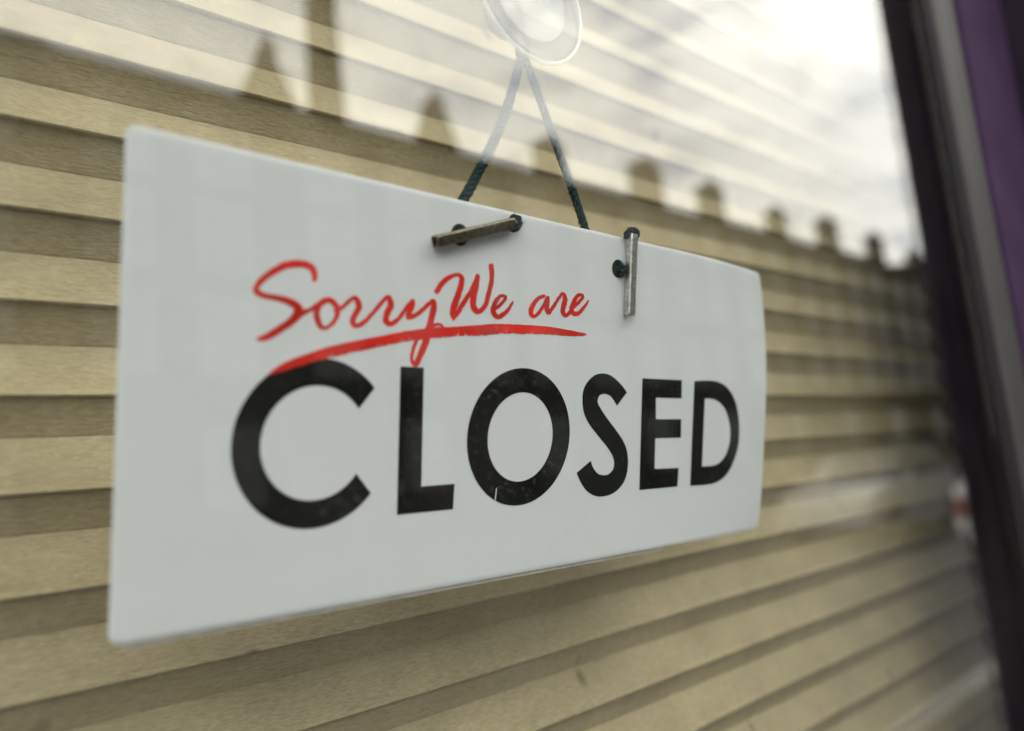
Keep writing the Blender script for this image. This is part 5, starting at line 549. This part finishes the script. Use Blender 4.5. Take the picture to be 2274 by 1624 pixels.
def arc(cx, cy, r, a0, a1, n=64, ry=None):
    return [(cx + r * math.cos(math.radians(a0 + (a1 - a0) * k / n)), cy + (ry or r) * math.sin(math.radians(a0 + (a1 - a0) * k / n))) for k in range(n + 1)]
INK = -0.06
# C: outer arc r 21.2, inner r 14.3, mouth cut square to the stroke
C = arc(47.15, 68.15, 21.25, -41.5, -320.5, 90) + arc(47.15, 68.1, 14.3, -325.0, -36.5, 70)
O_o = arc(115.6, 67.85, 21.1, 0, 360, 110)[:-1]; O_i = arc(115.6, 67.9, 13.35, 0, 360, 90, ry=13.7)[:-1]
L_ = [(70.7, 48.1), (78.3, 48.1), (79.4, 80.9), (90.8, 80.8), (90.7, 88.1), (71.9, 88.1)]
E_ = [(172.2, 48.1), (195.4, 48.1), (195.8, 55.0), (180.4, 54.9), (181.0, 62.7), (196.2, 62.8), (196.5, 69.8), (181.2, 69.7), (181.5, 80.8), (196.0, 81.1), (195.7, 88.1), (173.4, 88.0)]
for L in ([C], [L_], [O_o, O_i], [LET_S], [E_], LET_D):
    spart('letter', fill(L, INK), M_black)
spart('script_lettering', fill(SCRIPT, INK - .03), M_red)
spart('brush_underline', fill(STROKE, INK - .015 - .05), M_red)
# scuffs in the print of the O
M_scuff = mat('scuffed_print', (0.62, 0.62, 0.60), rough=0.6, noise_scale=300)
def blob(pts, w): return fill([pts], w)
spart('scuff', blob([(106.4, 83.2), (106.75, 82.9), (106.55, 85.5), (106.3, 87.3), (106.05, 87.2), (106.2, 85.0)], INK - .03), M_scuff)
# punched holes: flat dark discs painted on for the shade inside
M_hole = mat('hole_shadow', (0.006, 0.006, 0.006), rough=0.9)
for (hu, hv) in ((88.3, 9.9), (156.4, 11.0)):
    spart('hole_shade_disc', fill([arc(hu, hv, 3.15, 0, 360, 28)[:-1]], -0.045), M_hole)

# ------------------------------------------------------------------ suction cup
CU = Vector((0.1600, 0.0042, 1.5 + 0.1494))
cup = empty('suction_cup', CU, 'clear plastic suction cup stuck on glass above the sign', 'suction cup')
M_cup = glass_mat('clear_plastic', tint=(0.74, 0.76, 0.77), dusty=False, haze=0.02, gloss=0.25, rough=0.2)
M_cupc = glass_mat('pressed_plastic', tint=(0.96, 0.96, 0.95), dusty=False, haze=0.22, gloss=0.4, rough=0.2)
def lathe(prof, n=72):
    bm = bmesh.new(); rs = []
    for k in range(n):
        a = 2 * math.pi * k / n
        rs.append([bm.verts.new((r * math.cos(a), y, r * math.sin(a))) for r, y in prof])
    for k in range(n):
        a, b = rs[k], rs[(k + 1) % n]
        for q in range(len(prof) - 1): bm.faces.new((a[q], b[q], b[q + 1], a[q + 1]))
    bmesh.ops.remove_doubles(bm, verts=bm.verts[:], dist=1e-6); bmesh.ops.recalc_face_normals(bm, faces=bm.faces[:])
    return bm
link('cup', lathe([(.0148, .0006), (.0185, .0016), (.0214, .0006), (.0214, .0016), (.0190, .0034), (.0140, .0052), (.0090, .0066), (.0060, .0080)]), M_cup, cup, True)
M_rim2 = glass_mat('plastic_rim', tint=(0.97, 0.97, 0.96), dusty=False, haze=0.30, gloss=0.6, rough=0.1)  # whitish haze put into the plastic to draw the rim's highlight line
link('rim', lathe([(.0216, .0002), (.0221, -.0001), (.0226, .0002), (.0228, .0008), (.0224, .0012)]), M_rim2, cup, True)
link('pressed_disc', lathe([(0.0002, .0004), (.0146, .0004), (.0150, .0009), (.0146, .0014), (0.0002, .0012)]), M_cupc, cup, True)
nub = link('nub', lathe([(.0060, .0080), (.0042, .0095), (.0042, .0120), (.0070, .0135), (.0070, .0160), (.0060, .0168), (.0002, .0170)]), M_cup, cup, True)

# ------------------------------------------------------------------ cord with its two metal bars
APX = Vector((0.1622, 0.0135, 1.5 + 0.1335))
cord = empty('hanging_cord', APX, 'dark green twisted cord with metal toggle bars holding the sign', 'cord')
def cpart(name, bm, m, parent=None, smooth=False, label=None):
    o = link(name, bm, m, smooth=smooth); o.parent = parent or cord
    if parent is None: o.location = -APX
    if label: o['label'] = label
    return o
def rope(bm, ctrl, rad=0.00118, turns=330.0, fuzz=60):
    P = catmull(ctrl, 26); L = 0; cum = [0]
    for a, b in zip(P[:-1], P[1:]): L += (b - a).length; cum.append(L)
    u = None; fr = []
    for i, p in enumerate(P):
        t = (P[min(i + 1, len(P) - 1)] - P[max(i - 1, 0)]).normalized()
        if u is None: u = t.cross(Vector((0.3, 1, 0.2))).normalized()
        u = (u - t * u.dot(t)).normalized(); fr.append((p, u.copy(), t.cross(u)))
    for s in range(3):
        pts = []; rr = []
        for (p, a, b), c in zip(fr, cum):
            an = c * turns * 2 * math.pi / 2 + s * 2 * math.pi / 3
            k = 0.52 * rad * (1 + .25 * noise.noise(Vector((c * 600, s * 5, 0))))
            pts.append(p + (a * math.cos(an) + b * math.sin(an)) * k); rr.append(rad * 0.60 * (1 + .22 * noise.noise(Vector((c * 900, s * 7, 4)))))
        tube(bm, pts, rr, 8)
    for q in range(fuzz):
        p, a, b = random.choice(fr); an = random.random() * 6.283; d = a * math.cos(an) + b * math.sin(an)
        t = a.cross(b); l = random.uniform(.0004, .0013)
        p0 = p + d * rad * .8; p1 = p0 + d * l * .6 + t * random.uniform(-1, 1) * l; p2 = p1 + d * l * .2 + t * random.uniform(-1, 1) * l
        tube(bm, [p0, p1, p2], [.00006, .00005, .00003], 4)
nubp = CU + Vector((0, .0108, 0))
# left strand: nub -> knot -> behind the card -> through the left hole
bm = bmesh.new()
rope(bm, [APX + Vector((0.0, 0.0006, 0)), SP(103, -27, 1.2), SP(95, -9.5, 1.6), SP(90.3, -0.5, 2.0), SP(86.5, 6, 2.6), SP(87.6, 9.4, 2.2), SP(88.3, 10.0, .5), SP(88.5, 10.2, -0.3)], rad=.00148, fuzz=260)
cpart('strand', bm, M_cord, smooth=True)
bm = bmesh.new()
rope(bm, [APX + Vector((0.0002, -0.0006, 0)), SP(124, -26, .8), SP(134.8, -10, 1.2), SP(141.7, 0.2, 1.9), SP(149, 8.5, 3.0), SP(154.6, 11, 2.4), SP(156.2, 11.2, .4), SP(156.8, 11.2, -0.6)], rad=.00128, fuzz=260)
cpart('strand', bm, M_cord, smooth=True)
bm = bmesh.new()
rope(bm, [APX, APX + Vector((-.0035, 0, .006)), nubp + Vector((-.0052, 0, -.006)), nubp + Vector((-.0052, 0, .002)), nubp + Vector((0, 0, .0053)), nubp + Vector((.0052, 0, .002)), nubp + Vector((.0052, 0, -.005)), APX + Vector((.0028, 0, .006)), APX + Vector((.0005, .0004, .0004))], rad=.0009, fuzz=30)
cpart('loop', bm, M_cord, smooth=True)
bm = bmesh.new()
kn = [APX + Vector((.0017 * math.cos(a * 1.3), .0013 * math.sin(a * 1.3), .002 * math.sin(a * .55))) for a in range(10)]
rope(bm, kn, rad=.0010, fuzz=20)
cpart('knot', bm, M_cord, smooth=True)
def toggle(p0, p1, m, label, hw=1.75, hh=1.5):
    # a folded-over strip: rounded rectangular tube with a seam, dark open ends
    d = (p1 - p0).normalized(); n = -SN; s = d.cross(n).normalized()
    bm = bmesh.new(); prof = []
    for k in range(28):
        a = 2 * math.pi * k / 28; e = 0.45
        c_, s_ = math.cos(a), math.sin(a)
        prof.append((math.copysign(abs(c_) ** e, c_) * hw * .001, math.copysign(abs(s_) ** e, s_) * hh * .001))
    rings = []
    L = (p1 - p0).length; nseg = 30
    for i in range(nseg + 1):
        t = i / nseg; p = p0 + (p1 - p0) * t
        k = 1 + 0.03 * noise.noise(Vector((t * 9, 0, hw)))
        if i in (0, nseg): k *= .93
        rings.append([bm.verts.new(p + s * a * k + n * b * k) for a, b in prof])
    for a, b in zip(rings[:-1], rings[1:]):
        for k in range(28): bm.faces.new((a[k], a[(k + 1) % 28], b[(k + 1) % 28], b[k]))
    ends = []
    for rg, pc, sg in ((rings[0], p0, 1), (rings[-1], p1, -1)):
        inn = [bm.verts.new(pc + (v.co - pc) * .72) for v in rg]; dp = [bm.verts.new(v.co + d * sg * .0012) for v in inn]
        for k in range(28):
            bm.faces.new((rg[k], rg[(k + 1) % 28], inn[(k + 1) % 28], inn[k])); bm.faces.new((inn[k], inn[(k + 1) % 28], dp[(k + 1) % 28], dp[k]))
        bm.faces.new(dp)
    bmesh.ops.recalc_face_normals(bm, faces=bm.faces[:])
    return cpart('toggle_bar', bm, m, smooth=False, label=label)
b1a, b1b = SP(78.2, 13.6, -2.4), SP(106.3, 3.9, -2.2)
b2a, b2b = SP(160.3, -1.2, -2.3), SP(161.4, 26.8, -1.9)
t1 = toggle(b1a, b1b, M_brass, 'tarnished brass toggle bar lying almost level')
t2 = toggle(b2a, b2b, M_steel, 'pale steel toggle bar hanging upright')
bm = bmesh.new(); rope(bm, [SP(105.9, 4.9, -.9), SP(106.3, 2.3, -1.2), SP(107.1, 1.9, -2.6), SP(107.5, 3.2, -3.6), SP(107.3, 5.0, -3.3), SP(106.8, 5.7, -2.0), SP(106.2, 5.4, -.9)], rad=.0008, fuzz=70); cpart('end_loop', bm, M_cord, smooth=True)
bm = bmesh.new(); rope(bm, [SP(158.6, .4, -1.0), SP(158.7, -1.6, -1.6), SP(159.8, -2.6, -2.4), SP(161.2, -2.4, -3.0), SP(162.2, -1.3, -2.6), SP(162.4, .6, -1.6)], rad=.0010, fuzz=70); cpart('end_loop', bm, M_cord, smooth=True)
bm = bmesh.new(); rope(bm, [SP(156.2, 9.4, -.2), SP(157.4, 10.2, -1.2), SP(157.6, 12.4, -1.3), SP(156.8, 13.4, -.4)], rad=.0008, fuzz=40); cpart('end_loop', bm, M_cord, smooth=True)
